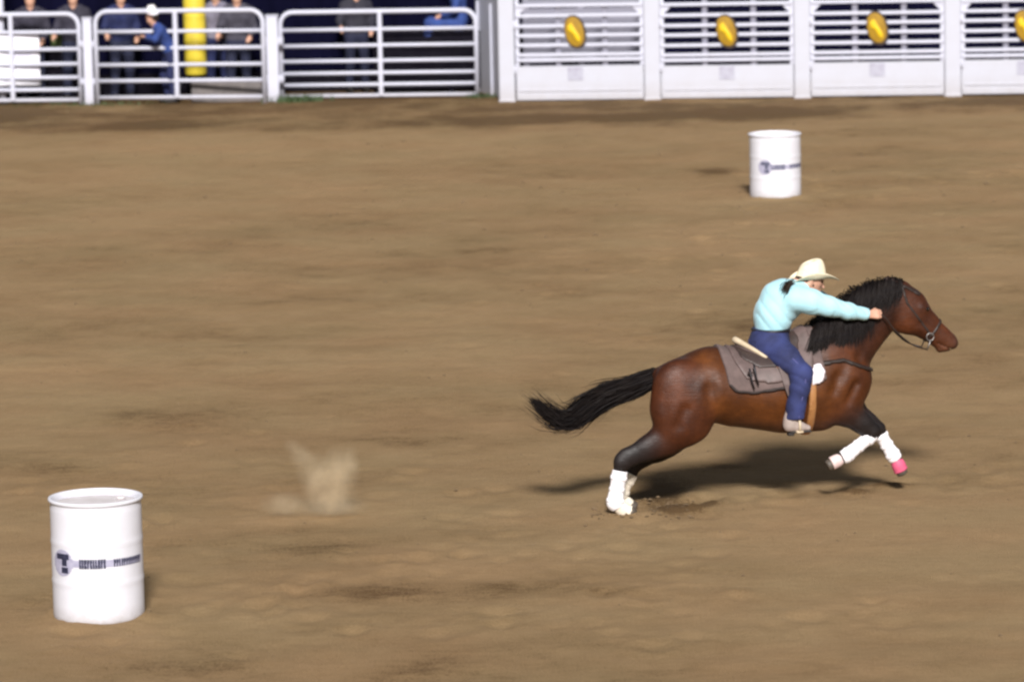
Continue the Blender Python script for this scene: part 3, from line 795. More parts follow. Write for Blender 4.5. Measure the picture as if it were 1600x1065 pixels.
def surface(F, lo, h, smooth_it=2):
    ins = F < 0
    nx_, ny_, nz_ = F.shape
    c = np.zeros((nx_-1, ny_-1, nz_-1), np.int8)
    for i in (0, 1):
        for j in (0, 1):
            for k in (0, 1): c += ins[i:nx_-1+i, j:ny_-1+j, k:nz_-1+k]
    act = (c > 0) & (c < 8)
    idx = -np.ones(act.shape, np.int32); A = np.argwhere(act); idx[act] = np.arange(len(A))
    S = np.zeros((len(A), 3)); N = np.zeros(len(A))
    cor = [(i, j, k) for i in (0, 1) for j in (0, 1) for k in (0, 1)]
    for a in cor:
        for b in cor:
            if sum(abs(x-y) for x, y in zip(a, b)) == 1 and a < b:
                fa = F[A[:, 0]+a[0], A[:, 1]+a[1], A[:, 2]+a[2]]; fb = F[A[:, 0]+b[0], A[:, 1]+b[1], A[:, 2]+b[2]]
                m = (fa < 0) != (fb < 0)
                t = np.where(m, fa/np.where(m, fa-fb, 1), 0)
                S += m[:, None]*(np.array(a) + t[:, None]*(np.array(b)-np.array(a))); N += m
    V = (A + S/N[:, None])*h + lo
    Q = []
    for ax in range(3):
        o1, o2 = [(1, 2), (2, 0), (0, 1)][ax]
        s0 = [slice(None)]*3; s1 = [slice(None)]*3
        s0[ax] = slice(0, -1); s1[ax] = slice(1, None)
        for q_ in (o1, o2): s0[q_] = slice(1, -1); s1[q_] = slice(1, -1)
        f0 = ins[tuple(s0)]; f1 = ins[tuple(s1)]
        for flip, msk in ((False, f0 & ~f1), (True, ~f0 & f1)):
            E = np.argwhere(msk)
            if len(E) == 0: continue
            E[:, o1] += 1; E[:, o2] += 1
            def cell(d1, d2):
                e = E.copy(); e[:, o1] -= d1; e[:, o2] -= d2
                return idx[e[:, 0], e[:, 1], e[:, 2]]
            qd = np.stack([cell(1, 1), cell(0, 1), cell(0, 0), cell(1, 0)], 1)
            Q.append(qd[:, ::-1] if flip else qd)
    Q = np.concatenate(Q)
    for _ in range(smooth_it):
        acc = np.zeros_like(V); cnt = np.zeros(len(V))
        for a in range(4):
            b = (a+1) % 4
            np.add.at(acc, Q[:, a], V[Q[:, b]]); np.add.at(cnt, Q[:, a], 1)
            np.add.at(acc, Q[:, b], V[Q[:, a]]); np.add.at(cnt, Q[:, b], 1)
        V = V*0.5 + 0.5*acc/np.maximum(cnt, 1)[:, None]
    return V, Q
def skin(name, F, lo, h, mat, parent, smooth_it=2):
    V, Q = surface(F, lo, h, smooth_it)
    return link(name, np_mesh(name, V, Q), mat, parent)

# ------------------------------------------------------------------ the horse's own frame: x forward, y to its left, z up, metres
YAW = rad(12)
_h0 = pix(984, 803)
cy_, sy_ = math.cos(YAW), math.sin(YAW)
RZ = np.array([[cy_, -sy_, 0], [sy_, cy_, 0], [0, 0, 1]])
H_ORG = _h0 - RZ @ np.array([-1.02, -0.13, 0.0])
H_ORG[2] = 0.0
S_PX = FPX / H_ORG[1]               # pixels per metre at the horse
def hp(px, py, yl=0.0):              # digitised side view -> metres in the horse's frame, at the distance yl from its middle plane
    d = RZ.T @ ray(px, py); o = RZ.T @ (C_POS - H_ORG)
    t = (yl - o[1]) / d[1]
    return o + d*t
def ch(yl, *pts):                    # (px, py, r px, lateral m [, own yl])
    out = []
    for p in pts:
        y = p[4] if len(p) > 4 else yl
        q = hp(p[0], p[1], y)
        out.append((q[0], y, q[2], p[2]/S_PX, p[3] if len(p) > 3 and p[3] else p[2]/S_PX))
    return out
BAY = (0.056, 0.0150, 0.0045); BAY_D = (0.026, 0.0080, 0.0042); BAY_L = (0.076, 0.0230, 0.0045); BLK = (0.010, 0.007, 0.007); DUN = (0.085, 0.036, 0.020)
horse = empty('horse', H_ORG, YAW)
tag(horse, 'galloping dark bay horse with black mane and tail and white leg boots', 'horse')
lo_, hi_ = hp(1005, 560)[0]-0.6, hp(1500, 560)[0]+0.1
HF = Field((-1.35, -0.46, -0.06), (1.75, 0.46, 2.05), 0.0135)
def body_prims(f):
    # trunk
    f.chain(ch(0, (1068, 612, 44, .22), (1104, 603, 54, .275), (1150, 607, 52, .27), (1200, 609, 57, .285), (1250, 602, 66, .27), (1290, 594, 66, .235), (1310, 590, 46, .20)), 0.09, BAY_L)
    f.chain(ch(0, (1145, 640, 20, .16), (1220, 648, 20, .17), (1280, 648, 22, .14)), 0.10, DUN)
    f.chain(ch(0, (1085, 575, 22, .10), (1112, 566, 19, .12), (1140, 574, 16, .12)), 0.08, BAY_D)          # croup
    f.chain(ch(0, (1225, 560, 22, .08), (1262, 538, 20, .06), (1290, 522, 18, .06)), 0.10, BAY)          # withers
    f.chain(ch(0, (1026, 585, 10, .045), (1048, 580, 16, .06)), 0.05, BAY_D)                              # dock
    for s in (-1, 1):
        y = s*0.135
        f.chain(ch(y, (1062, 604, 44, .135), (1063, 640, 45, .13), (1062, 662, 38, .115)), 0.09, BAY)     # haunch
        f.chain(ch(y, (1095, 622, 30, .10, s*.16), (1085, 662, 26, .09, s*.15)), 0.08, BAY)               # stifle
        f.chain(ch(s*.10, (1300, 560, 34, .10), (1322, 592, 34, .105), (1318, 618, 30, .10)), 0.09, BAY)  # shoulder
        f.chain(ch(s*.15, (1285, 600, 26, .06), (1300, 632, 24, .07, s*.13)), 0.07, BAY)
        f.seg(hp(1340, 592, s*.07)*[1, 0, 1]+[0, s*.07, 0], hp(1336, 610, s*.07)*[1, 0, 1]+[0, s*.07, 0], 0.075, 0.07, k=0.06, col=BAY)   # breast
    # hind legs
    for y, sh in ((-.13, (0, 0)), (.13, (18, 3))):
        dx, dy = sh
        f.chain(ch(y, (1058, 668, 33, .095), (1040+dx*.3, 686+dy*.2, 26, .078)), 0.05, BAY)
        f.chain(ch(y, (1040+dx*.3, 686+dy*.2, 25, .075), (1026+dx*.6, 693+dy*.5, 22.5, .07)), 0.03, BAY_D)
        f.chain(ch(y, (1026+dx*.6, 693+dy*.5, 22, .07), (1012+dx*.8, 700+dy*.8, 19.5, .062), (984+dx, 713+dy, 15, .047), (972+dx, 722+dy, 13, .042), (968+dx, 738+dy, 10, .033)), 0.03, BLK)
        f.seg(*[p[:3] for p in ch(y, (973+dx, 706+dy, 5), (967+dx, 712+dy, 5))], 0.022, 0.02, k=0.03, col=BLK)
        if y < 0:
            f.chain(ch(y, (968, 738, 8.5, .03), (962, 776, 7.5, .027), (961, 784, 10, .034), (969, 791, 8, .03), (976, 796, 10, .04)), 0.025, BLK)
        else:
            f.chain(ch(y, (984, 740, 8.5, .03), (970, 767, 7.5, .027), (968, 774, 10, .034), (974, 782, 8, .03), (980, 788, 10, .04)), 0.025, BLK)
    # fore legs: near one folded, far one reaching
    f.chain(ch(-.12, (1306, 622, 30, .085), (1322, 642, 23, .07)), 0.05, BAY_D)
    f.chain(ch(-.12, (1322, 642, 23, .07), (1346, 660, 16, .052), (1364, 673, 12, .044)), 0.05, BLK)
    f.chain(ch(-.12, (1352, 664, 14, .048), (1364, 674, 12.5, .045), (1360, 682, 10, .036), (1332, 704, 7.5, .028), (1323, 711, 10, .034), (1312, 717, 8, .03), (1303, 722, 9, .036)), 0.025, BLK)
    f.chain(ch(.12, (1310, 620, 30, .085), (1328, 640, 23, .07)), 0.05, BAY_D)
    f.chain(ch(.12, (1328, 640, 23, .07), (1352, 658, 16, .052), (1371, 670, 12, .044)), 0.05, BLK)
    f.chain(ch(.12, (1358, 660, 14, .048), (1371, 671, 12.5, .045), (1376, 680, 10, .036), (1393, 706, 7.5, .028), (1398, 713, 10, .034), (1403, 723, 8, .03), (1407, 731, 9, .036)), 0.025, BLK)
    # neck and head
    f.chain(ch(0, (1292, 566, 58, .17), (1322, 532, 48, .135), (1352, 502, 40, .105), (1378, 481, 35, .088), (1398, 468, 30, .08)), 0.07, BAY_D)
    f.chain(ch(0, (1335, 545, 26, .10), (1366, 512, 22, .075)), 0.06, BAY)
    f.chain(ch(0, (1403, 463, 27, .08), (1417, 482, 33, .088), (1425, 492, 30.5, .085), (1446, 507, 22, .068), (1467, 525, 17.5, .056), (1479, 533, 16, .056)), 0.035, BAY)
    f.seg(hp(1410, 500), hp(1418, 502), 0.10, 0.09, 0.078, 0.075, k=0.04, col=BAY)                         # jowl
    f.seg(hp(1476, 541), hp(1468, 545), 0.038, 0.03, 0.042, 0.036, k=0.025, col=DUN)                      # lower lip
    f.seg(hp(1484, 531), hp(1488, 536), 0.052, 0.05, 0.046, 0.046, k=0.02, col=(0.035, 0.018, 0.014))     # muzzle
    for s in (-1, 1):
        f.seg(hp(1441, 481)*[1, 0, 1]+[0, s*.062, 0], hp(1436, 478)*[1, 0, 1]+[0, s*.062, 0], 0.026, 0.03, k=0.03, col=BAY_D)   # brow
        f.seg(hp(1430, 512)*[1, 0, 1]+[0, s*.058, 0], hp(1456, 517)*[1, 0, 1]+[0, s*.046, 0], 0.018, 0.012, k=0.03, col=BAY)    # cheek ridge
        e0 = hp(1407, 446)*[1, 0, 1]+[0, s*.045, 0]; e1 = hp(1391, 437)*[1, 0, 1]+[0, s*.055, 0]; e2 = hp(1380, 437)*[1, 0, 1]+[0, s*.05, 0]
        f.seg(e0, e1, 0.022, 0.026, 0.018, 0.018, k=0.02, col=BAY_D); f.seg(e1, e2, 0.026, 0.006, 0.016, 0.006, k=0.01, col=BLK)
        nn = hp(1487, 528)*[1, 0, 1]+[0, s*.052, 0]
        f.seg(nn, nn+[0.012, 0, -0.012], 0.016, 0.012, 0.014, 0.012, k=0.008, cut=True)                   # nostril
    mc = hp(1486, 545); md = hp(1464, 535)
    f.seg(mc*[1, 0, 1]+[0, 0, 0], md, 0.006, 0.004, 0.08, 0.075, k=0.008, cut=True)                         # mouth
body_prims(HF)
# muscle lines: shallow grooves behind the shoulder, down the haunch, along the flank, the forearm and the neck
for s in (-1, 1):
    def gr(yl, r, k, *pts):
        P = [hp(px, py, s*yl)*[1, 0, 1]+[0, s*yl, 0] for px, py in pts]
        for a, b in zip(P[:-1], P[1:]): HF.seg(a, b, r, r, k=k, cut=True)
    gr(.335, .030, .07, (1277, 560), (1272, 600), (1284, 640))
    gr(.325, .030, .07, (1118, 570), (1112, 610), (1116, 650))
    gr(.305, .022, .06, (1040, 600), (1038, 640), (1044, 676))
    gr(.300, .020, .06, (1072, 640), (1060, 668), (1046, 690))
    gr(.275, .022, .06, (1330, 560), (1312, 590), (1304, 612))
    gr(.185, .020, .06, (1388, 505), (1362, 535), (1344, 560))
    gr(.235, .020, .05, (1338, 600), (1326, 628))
    gr(.125, .014, .04, (1425, 503), (1445, 508), (1462, 520))
V, Q = surface(HF.F, HF.lo, HF.h, 2)
hme = np_mesh('horse_body', V, Q)
colr = np.concatenate([HF.colours(V), np.ones((len(V), 1))], 1)
_a = hme.attributes.new('coat', 'FLOAT_COLOR', 'POINT'); _a.data.foreach_set('color', colr.astype(np.float32).ravel())
link('body', hme, M['coat'], horse)
for s in (-1, 1):
    e = hp(1444, 481)*[1, 0, 1]+[0, s*.071, 0]
    m = MB(); m.lathe([(0.001, -0.019), (0.010, -0.016), (0.017, -0.009), (0.0195, 0), (0.017, 0.009), (0.010, 0.016), (0.001, 0.019)], 16, e); m.build('eye', M['eye'], horse, True)

# hooves
def hoof(y, heel, toe, ground=False, sc=1.0):
    a = hp(*heel, y); b = hp(*toe, y)
    a[1] = b[1] = y
    f = Field(np.minimum(a, b)-0.12, np.maximum(a, b)+0.12, 0.008)
    f.seg(a, b, 0.046*sc, 0.058*sc, 0.048*sc, 0.056*sc, k=0.02)
    n_ = (b-a)/np.linalg.norm(b-a)
    X, Y, Z = f.grid()
    pl = (X-b[0])*n_[0] + (Z-b[2])*n_[2]
    if ground: pl = -(Z - 0.0) ; f.F = np.maximum(f.F, pl)
    else: f.F = np.maximum(f.F, pl - 0.022)
    skin('hoof', f.F, f.lo, f.h, M['hoof'], horse, 1)
hoof(-.13, (977, 795), (984, 800), True)
hoof(.13, (981, 787), (987, 792))
hoof(-.12, (1303, 722), (1296, 726), sc=.82)
hoof(.12, (1405, 729), (1409, 737), sc=.82)
# leg boots: padded sleeves that follow the limb under them
def sleeve(name, parent, y, pts, mat, extra, cuts=None, bands=(), mband=None, k=0.02):
    """pts: ch() points; extra: padding in metres"""
    c = ch(y, *pts)
    P = np.array([q[:3] for q in c])
    f = Field(P.min(0)-0.14, P.max(0)+0.14, 0.0075)
    f.chain([(q[0], q[1], q[2], q[3]+extra, q[4]+extra) for q in c], k)
    X, Y, Z = f.grid()
    n0 = P[1]-P[0]; n0 /= np.linalg.norm(n0); n1 = P[-1]-P[-2]; n1 /= np.linalg.norm(n1)
    f.F = np.maximum(f.F, -((X-P[0][0])*n0[0]+(Y-P[0][1])*n0[1]+(Z-P[0][2])*n0[2]))
    f.F = np.maximum(f.F, ((X-P[-1][0])*n1[0]+(Y-P[-1][1])*n1[1]+(Z-P[-1][2])*n1[2]))
    o = skin(name, f.F, f.lo, f.h, mat, parent, 1)
    for t in bands:                                  # fastening straps round the boot
        tot = np.linalg.norm(np.diff(P, axis=0), axis=1); L = tot.sum()*t; i = 0
        while i < len(tot)-1 and L > tot[i]: L -= tot[i]; i += 1
        w = L/tot[i]; cc = P[i]*(1-w)+P[i+1]*w; dr = (P[i+1]-P[i])/tot[i]
        fs = Field(cc-0.13, cc+0.13, 0.0075)
        fs.chain([(q[0], q[1], q[2], q[3]+extra+0.005, q[4]+extra+0.005) for q in c], k)
        X, Y, Z = fs.grid(); sd = np.abs((X-cc[0])*dr[0]+(Y-cc[1])*dr[1]+(Z-cc[2])*dr[2])-0.017
        rr = np.sqrt((X-cc[0])**2+(Y-cc[1])**2+(Z-cc[2])**2)-0.12
        skin('strap', np.maximum(np.maximum(fs.F, sd), rr), fs.lo, fs.h, mband or mat, o, 1)
    return o
sleeve('leg_boot', horse, -.13, ((969, 735, 9, .032), (967, 745, 8.5, .03), (962, 776, 8.5, .03), (961, 785, 9.5, .035), (966, 791, 8.5, .032)), M['boot_white'], 0.017, bands=(.2, .5, .8))
sleeve('bell_boot', horse, -.13, ((965, 790, 8.5, .033), (973, 795, 9.5, .040), (983, 801, 11, .050)), M['boot_cream'], 0.008)
sleeve('leg_boot', horse, .13, ((985, 739, 9, .032), (982, 745, 8.5, .03), (970, 767, 8.5, .03), (968, 775, 11, .036), (971, 780, 9, .033)), M['boot_cream'], 0.018, bands=(.3, .7))
sleeve('bell_boot', horse, .13, ((971, 780, 8, .033), (977, 785, 9, .038), (984, 790, 10, .046)), M['boot_cream'], 0.006)
sleeve('leg_boot', horse, -.12, ((1365, 677, 11, .040), (1357, 684, 9, .034), (1332, 704, 8.5, .03), (1322, 712, 9.5, .035), (1316, 715, 8.5, .032)), M['boot_white'], 0.008, bands=(.2, .5, .8))
sleeve('bell_boot', horse, -.12, ((1315, 716, 7, .032), (1307, 720, 8, .036), (1299, 724, 9.5, .042)), M['boot_palepink'], 0.009)
sleeve('leg_boot', horse, .12, ((1371, 672, 11, .040), (1377, 681, 9, .034), (1392, 705, 8.5, .03), (1397, 713, 9.5, .035), (1400, 718, 8.5, .032)), M['boot_white'], 0.008, bands=(.2, .5, .8))
sleeve('bell_boot', horse, .12, ((1400, 718, 7, .032), (1404, 726, 8.5, .036), (1408, 735, 10, .044)), M['boot_pink'], 0.010)
sleeve('knee_wrap', horse, -.12, ((1356, 668, 13.5, .048), (1364, 675, 12.5, .046), (1360, 683, 10.5, .038)), M['boot_white'], 0.008) if False else None

# mane and tail: hair strands
def catmull(P, n):
    P = np.array(P, float); out = []
    E = np.concatenate([[2*P[0]-P[1]], P, [2*P[-1]-P[-2]]])
    for t in np.linspace(0, len(P)-1-1e-6, n):
        i = int(t); u = t-i; a, b, c, d = E[i:i+4]
        out.append(0.5*((2*b)+(-a+c)*u+(2*a-5*b+4*c-d)*u*u+(-a+3*b-3*c+d)*u**3))
    return np.array(out)
rg = np.random.default_rng(31)
crest = catmull([hp(*q) for q in ((1268, 520), (1288, 500), (1312, 478), (1340, 455), (1366, 445), (1392, 441), (1412, 444))], 60)
mm = MB()
for k in range(2600):
    u = rg.random(); p0 = crest[int(u*59)] + rg.normal(0, .006, 3)
    L = rg.uniform(0.16, 0.33)*(0.75+0.45*math.sin(math.pi*min(1, u*1.05)))*(1.35 if k % 3 == 0 and 0.2 < u < 0.8 else 1)  # lengthened locks also fill in the arm's shadow on the neck
    back = rg.uniform(0.35, 0.95); side = -1 if rg.random() < 0.8 else 1
    lift = rg.uniform(0.0, 0.05) if rg.random() < 0.6 else rg.uniform(0.03, 0.09)
    nl = 0.06 + 0.13*(1-u)                       # half thickness of the neck under the mane
    pts = []
    for j in range(6):
        t = j/5
        lat = side*(0.012 + nl*min(1, t*1.9)**0.7*1.04 + 0.02*t)
        pts.append(p0 + np.array([-L*back*t*0.75, lat, lift*math.sin(math.pi*min(1, t*1.6))*(1-t*0.4) - L*0.85*t**1.35]) + rg.normal(0, .006, 3)*t)
    pts = np.array(pts); sd = np.array([0.75, 0, 0.6])*rg.choice([-1, 1]) + rg.normal(0, .25, 3); sd /= np.linalg.norm(sd)
    w = rg.uniform(0.0018, 0.0052)
    mm.ribbon(pts, [w, w*1.1, w, w*.8, w*.55, w*.1], [sd]*6)
for k in range(700):                              # longest locks, down the near side; they also stand in for the arm's shadow
    u = rg.uniform(.3, .66); p0 = crest[int(u*59)] + rg.normal(0, .006, 3); L = rg.uniform(.28, .43); nl = .06+.13*(1-u); bk = rg.uniform(.05, .4)
    pts = np.array([p0 + np.array([-L*bk*t*.7, -(0.014+nl*min(1, t*1.9)**.7*1.05+.012*t), -L*t**1.2]) + rg.normal(0, .006, 3)*t for t in np.linspace(0, 1, 6)])
    sd = np.array([.9, 0, .3])+rg.normal(0, .25, 3); sd /= np.linalg.norm(sd); w = rg.uniform(.0018, .005)
    mm.ribbon(pts, [w, w*1.1, w, w*.8, w*.55, w*.1], [sd]*6)
mm.build('mane', M['hair_black'], horse, True, recalc=False)
tc = catmull([hp(*q) for q in ((1040, 583), (1016, 592), (985, 606), (948, 618), (918, 636), (893, 655), (868, 655), (846, 636), (824, 619))], 80)
hw = np.interp(np.linspace(0, 1, 80), [0, .08, .2, .4, .6, .7, .8, .9, 1], [.050, .072, .088, .098, .088, .062, .046, .03, .006])
mm = MB()
for k in range(2600):
    end = rg.beta(3.0, 1.3); a = rg.uniform(0, 6.28); rr = math.sqrt(rg.random()); st = rg.uniform(0, .12)
    n = 9; pts = []; ws = []
    w = rg.uniform(0.0018, 0.005)
    drift = rg.normal(0, .012, 3) if k % 5 else rg.normal(0, .05, 3)
    for j in range(n):
        t = st + (max(end, st+.25)-st)*j/(n-1); t = min(t, 1)
        i = min(79, t*79); i0 = int(i); c = tc[i0]; tan = tc[min(79, i0+1)]-tc[max(0, i0-1)]; tan /= np.linalg.norm(tan)
        up = np.cross(np.array([0, 1.0, 0]), tan)
        h_ = hw[i0]*(1+0.10*math.sin(k*1.7+j*1.1))
        pts.append(c + up*h_*rr*math.sin(a) + np.array([0, 1.0, 0])*h_*0.62*rr*math.cos(a) + drift*(j/(n-1))**2)
        ws.append(w*(1 if j < n-2 else (0.6 if j == n-2 else 0.08)))
    sd = up*0.8+rg.normal(0, .4, 3); sd /= np.linalg.norm(sd)
    mm.ribbon(np.array(pts), ws, [sd]*n)
mm.build('tail', M['hair_black'], horse, True, recalc=False)

# ------------------------------------------------------------------ saddle pad, saddle, bridle
def poly_mask(X, Z, pts, y):          # signed distance in the side view to a closed outline of pixels
    P = [hp(px, py, y) for px, py in pts]; P = np.array([(q[0], q[2]) for q in P])
    d = np.full(X.shape, 1e9, np.float32); s_ = np.ones(X.shape, np.float32)
    n = len(P); inside_ = np.zeros(X.shape, bool)
    for i in range(n):
        a = P[i]; b = P[(i+1) % n]; e = b-a
        wx, wz = X-a[0], Z-a[1]
        t = np.clip((wx*e[0]+wz*e[1])/(e@e), 0, 1)
        d = np.minimum(d, (wx-e[0]*t)**2+(wz-e[1]*t)**2)
        cnd = ((a[1] > Z) != (b[1] > Z)) & (X < (b[0]-a[0])*(Z-a[1])/(b[1]-a[1]+1e-12)+a[0])
        inside_ ^= cnd
    return np.where(inside_, -1, 1)*np.sqrt(d)
hx0 = int((-0.45+1.35)/HF.h); hx1 = int((1.12+1.35)/HF.h); hz0 = int(0.55/HF.h)
SUB = (slice(hx0, hx1), slice(None), slice(hz0, None))
gx, gy, gz = [HF.lo[k]+HF.h*np.arange(HF.n[k]) for k in range(3)]
XS, YS, ZS = np.meshgrid(gx[hx0:hx1], gy, gz[hz0:], indexing='ij')
FS = HF.F[SUB]; LS = np.array([gx[hx0], gy[0], gz[hz0]])
XY2, ZY2 = np.meshgrid(gx[hx0:hx1], gz[hz0:], indexing='ij')
def shell(name, off, outline, y, mat, parent, extra=None):
    mk = poly_mask(XY2, ZY2, outline, y)[:, None, :]
    G = np.maximum(FS-off, np.broadcast_to(mk, FS.shape))
    if extra is not None: G = np.maximum(G, extra)
    return skin(name, G, LS, HF.h, mat, parent, 2)
pad = empty('saddle_pad', H_ORG, YAW); tag(pad, 'mauve grey saddle pad with white fleece front corner on the bay horse', 'saddle pad')
shell('felt', 0.024, [(1134, 500), (1132, 560), (1138, 602), (1150, 611), (1176, 613), (1225, 605), (1280, 598), (1292, 592), (1282, 520), (1270, 480)], -.27, M['blanket'], pad)
shell('binding', 0.027, [(1136, 599), (1147, 612), (1176, 615), (1225, 607), (1262, 602), (1262, 597), (1224, 601), (1176, 609), (1151, 607), (1141, 597)], -.27, M['blanket_edge'], pad)
shell('fleece_corner', 0.031, [(1266, 572), (1282, 566), (1290, 580), (1284, 596), (1268, 602)], -.27, M['blanket_white'], pad)
saddle = empty('saddle', H_ORG, YAW); tag(saddle, 'dark western saddle with cream cantle rim under the rider', 'saddle')
shell('skirt', 0.042, [(1142, 520), (1150, 566), (1165, 592), (1200, 598), (1245, 592), (1272, 574), (1274, 530), (1262, 490)], -.27, M['leather_grey'], saddle)
shell('seat_jockey', 0.056, [(1152, 520), (1160, 560), (1185, 574), (1225, 574), (1248, 560), (1255, 530), (1240, 500)], -.25, M['leather'], saddle)
f = Field((-0.25, -0.32, 1.0), (0.62, 0.32, 1.6), 0.011)
f.chain(ch(0, (1160, 552, 11, .17), (1185, 556, 9, .16), (1215, 552, 10, .15), (1236, 545, 12, .13)), 0.05)
skin('seat', f.F, f.lo, f.h, M['leather'], saddle)
# cantle rim: an arch, cream rawhide
rim = MB(); arc = []
for g in np.linspace(-1, 1, 25):
    c0 = hp(1149, 531); ax_ = 1-abs(g)**2.2
    arc.append((c0[0]+0.20*abs(g)**1.6, g*0.205, c0[2]-0.125*abs(g)**1.8))
rim.tube(arc, [0.014+0.014*(1-abs(g)) for g in np.linspace(-1, 1, 25)], 10); rim.build('cantle_rim', M['rawhide'], saddle, True)
f = Field((-0.25, -0.28, 1.05), (0.25, 0.28, 1.5), 0.010)
for a, b in zip(arc[:-1], arc[1:]):
    f.seg(np.array(a)+[0.012, 0, -0.01], np.array(a)+[0.03, 0, -0.09], 0.018, 0.03, k=0.02)
skin('cantle', f.F, f.lo, f.h, M['leather_grey'], saddle)
f = Field((0.15, -0.25, 1.05), (0.75, 0.25, 1.75), 0.010)
b0 = hp(1258, 548)
for s in (-1, 1):
    f.seg(b0+[0, s*.03, .02], b0+[-.01, s*.13, -.06], 0.055, 0.045, k=0.03)
skin('swell', f.F, f.lo, f.h, M['leather_grey'], saddle)
hh_ = hp(1247, 526)
m = MB(); m.tube([b0+[-.01, 0, .02], hh_+[0, 0, -.02], hh_], [0.028, 0.018, 0.02], 12); horn = m.build('horn', M['leather'], saddle, True)
m = MB(); m.lathe([(0.012, -0.005), (0.042, 0.0), (0.046, 0.008), (0.040, 0.016), (0.005, 0.02)], 20, hh_); m.build('horn_cap', M['leather'], horn, True)
for s in (-1, 1):
    y = s*.335
    a = hp(1232, 572, y)*[1, 0, 1]+[0, s*.30, 0]; b = hp(1238, 600, y)*[1, 0, 1]+[0, s*.335, 0]; c = hp(1244, 640, y)*[1, 0, 1]+[0, s*.345, 0]
    m = MB()
    for q0, q1, w0, w1 in ((a, b, .075, .07), (b, c, .07, .03)):
        th = 0.007
        m.add([q0+[-w0, -th*s, 0], q0+[w0, -th*s, 0], q1+[w1, -th*s, 0], q1+[-w1, -th*s, 0], q0+[-w0, th*s, 0], q0+[w0, th*s, 0], q1+[w1, th*s, 0], q1+[-w1, th*s, 0]],
              [(0, 1, 2, 3), (7, 6, 5, 4), (0, 4, 5, 1), (1, 5, 6, 2), (2, 6, 7, 3), (3, 7, 4, 0)])
    m.build('fender', M['leather_grey'], saddle)
    tp = c
    st = MB(); tr = hp(1246, 671, y)*[1, 0, 1]+[0, s*.345, 0]
    hw_ = 0.07
    ring = [tr+[0, -hw_, 0], tr+[0, -hw_*0.98, .06], tr+[0, -.035, .13], tp+[0, 0, 0.0]+[0, -.02, 0], tp+[0, .02, 0], tr+[0, .035, .13], tr+[0, hw_*.98, .06], tr+[0, hw_, 0]]
    st.tube(ring, 0.011, 8)
    st.box((tr[0], tr[1], tr[2]-0.006), (0.055, 2*hw_+0.02, 0.016), bevel=0.005)
    st.build('stirrup', M['rawhide'], saddle, True)
# girth and breast strap: bands that follow the body
def band(name, off, outline, mat, parent, y=-.27):
    return shell(name, off, outline, y, mat, parent)
hz0b = int(0.30/HF.h)
SUBB = (slice(hx0, hx1), slice(None), slice(hz0b, None))
FB = HF.F[SUBB]; LB = np.array([gx[hx0], gy[0], gz[hz0b]])
XB2, ZB2 = np.meshgrid(gx[hx0:hx1], gz[hz0b:], indexing='ij')
def band2(name, off, outline, mat, parent, y=-.25):
    mk = poly_mask(XB2, ZB2, outline, y)[:, None, :]
    return skin(name, np.maximum(FB-off, np.broadcast_to(mk, FB.shape)), LB, HF.h, mat, parent, 2)
band2('girth', 0.022, [(1262, 590), (1274, 590), (1276, 700), (1263, 700)], M['tan_leather'], saddle)
band2('breast_strap', 0.018, [(1270, 566), (1320, 560), (1375, 580), (1375, 586), (1320, 567), (1270, 573)], M['bridle_leather'], saddle)
bc = hp(1350, 578, -.12)
m = MB(); m.lathe([(0.001, -0.01), (0.016, -0.007), (0.018, 0), (0.016, 0.007), (0.001, 0.01)], 14, bc*[1, 0, 1]+[0, -.135, 0]); m.build('concho', M['steel'], saddle, True)
ss_ = hp(1172, 582, -.33)
for dx_, dz_ in ((0, 0), (0.035, 0.03)):
    m = MB(); c_ = np.array([ss_[0]+dx_, -.345, ss_[2]+dz_])
    m.tube([c_+[0, .03, .03], c_+[0, 0, 0], c_+[.01, -.004, -.07], c_+[.03, 0, -.13]], [0.007, 0.009, 0.007, 0.006], 7); m.build('saddle_string', M['belt'], saddle, True)
m = MB(); m.lathe([(0.001, -0.006), (0.022, -0.004), (0.024, 0), (0.022, 0.004), (0.001, 0.006)], 16, (ss_[0], -.335, ss_[2])); m.build('concho', M['leather'], saddle, True)
# bridle
br = empty('bridle', H_ORG, YAW); tag(br, 'brown leather bridle with steel bit and rein on the horse head', 'bridle')
kx0 = int((hp(1375, 480)[0]-HF.lo[0])/HF.h); kz0 = int((hp(1440, 570)[2]-HF.lo[2])/HF.h)
FK = HF.F[kx0:, :, kz0:]; LK = np.array([gx[kx0], gy[0], gz[kz0]]); XK, ZK = np.meshgrid(gx[kx0:], gz[kz0:], indexing='ij')
def kband(name, off, outline, mat):
    mk = poly_mask(XK, ZK, outline, 0)[:, None, :]
    return skin(name, np.maximum(FK-off, np.broadcast_to(mk, FK.shape)), LK, HF.h, mat, br, 1)
kband('cheek_strap', 0.009, [(1399, 430), (1404, 428), (1414, 470), (1452, 520), (1449, 523), (1410, 473)], M['bridle_leather'])
kband('noseband', 0.009, [(1471, 493), (1475, 496), (1442, 539), (1438, 536)], M['bridle_leather'])
kband('brow_band', 0.011, [(1404, 446), (1409, 442), (1438, 456), (1434, 462)], M['bridle_leather'])
bit = hp(1453, 526, -.065); bit[1] = -.07
for s in (-1, 1):
    bb = bit*[1, 0, 1]+[0, s*.072, 0]
    m = MB(); m.tube([bb+[0.03*math.cos(g), 0, 0.03*math.sin(g)] for g in np.linspace(0, 2*math.pi, 21)], 0.005, 8); rg_ = m.build('bit_ring', M['steel'], br, True)
    m = MB(); m.tube([bb+[0.005, 0, -0.02], bb+[-0.01, s*.004, -.06], bb+[-.03, s*.004, -.105]], 0.006, 8); m.build('bit_shank', M['steel'], rg_, True)
hand_n = hp(1374, 491, -.165); hand_n[1] = -.165
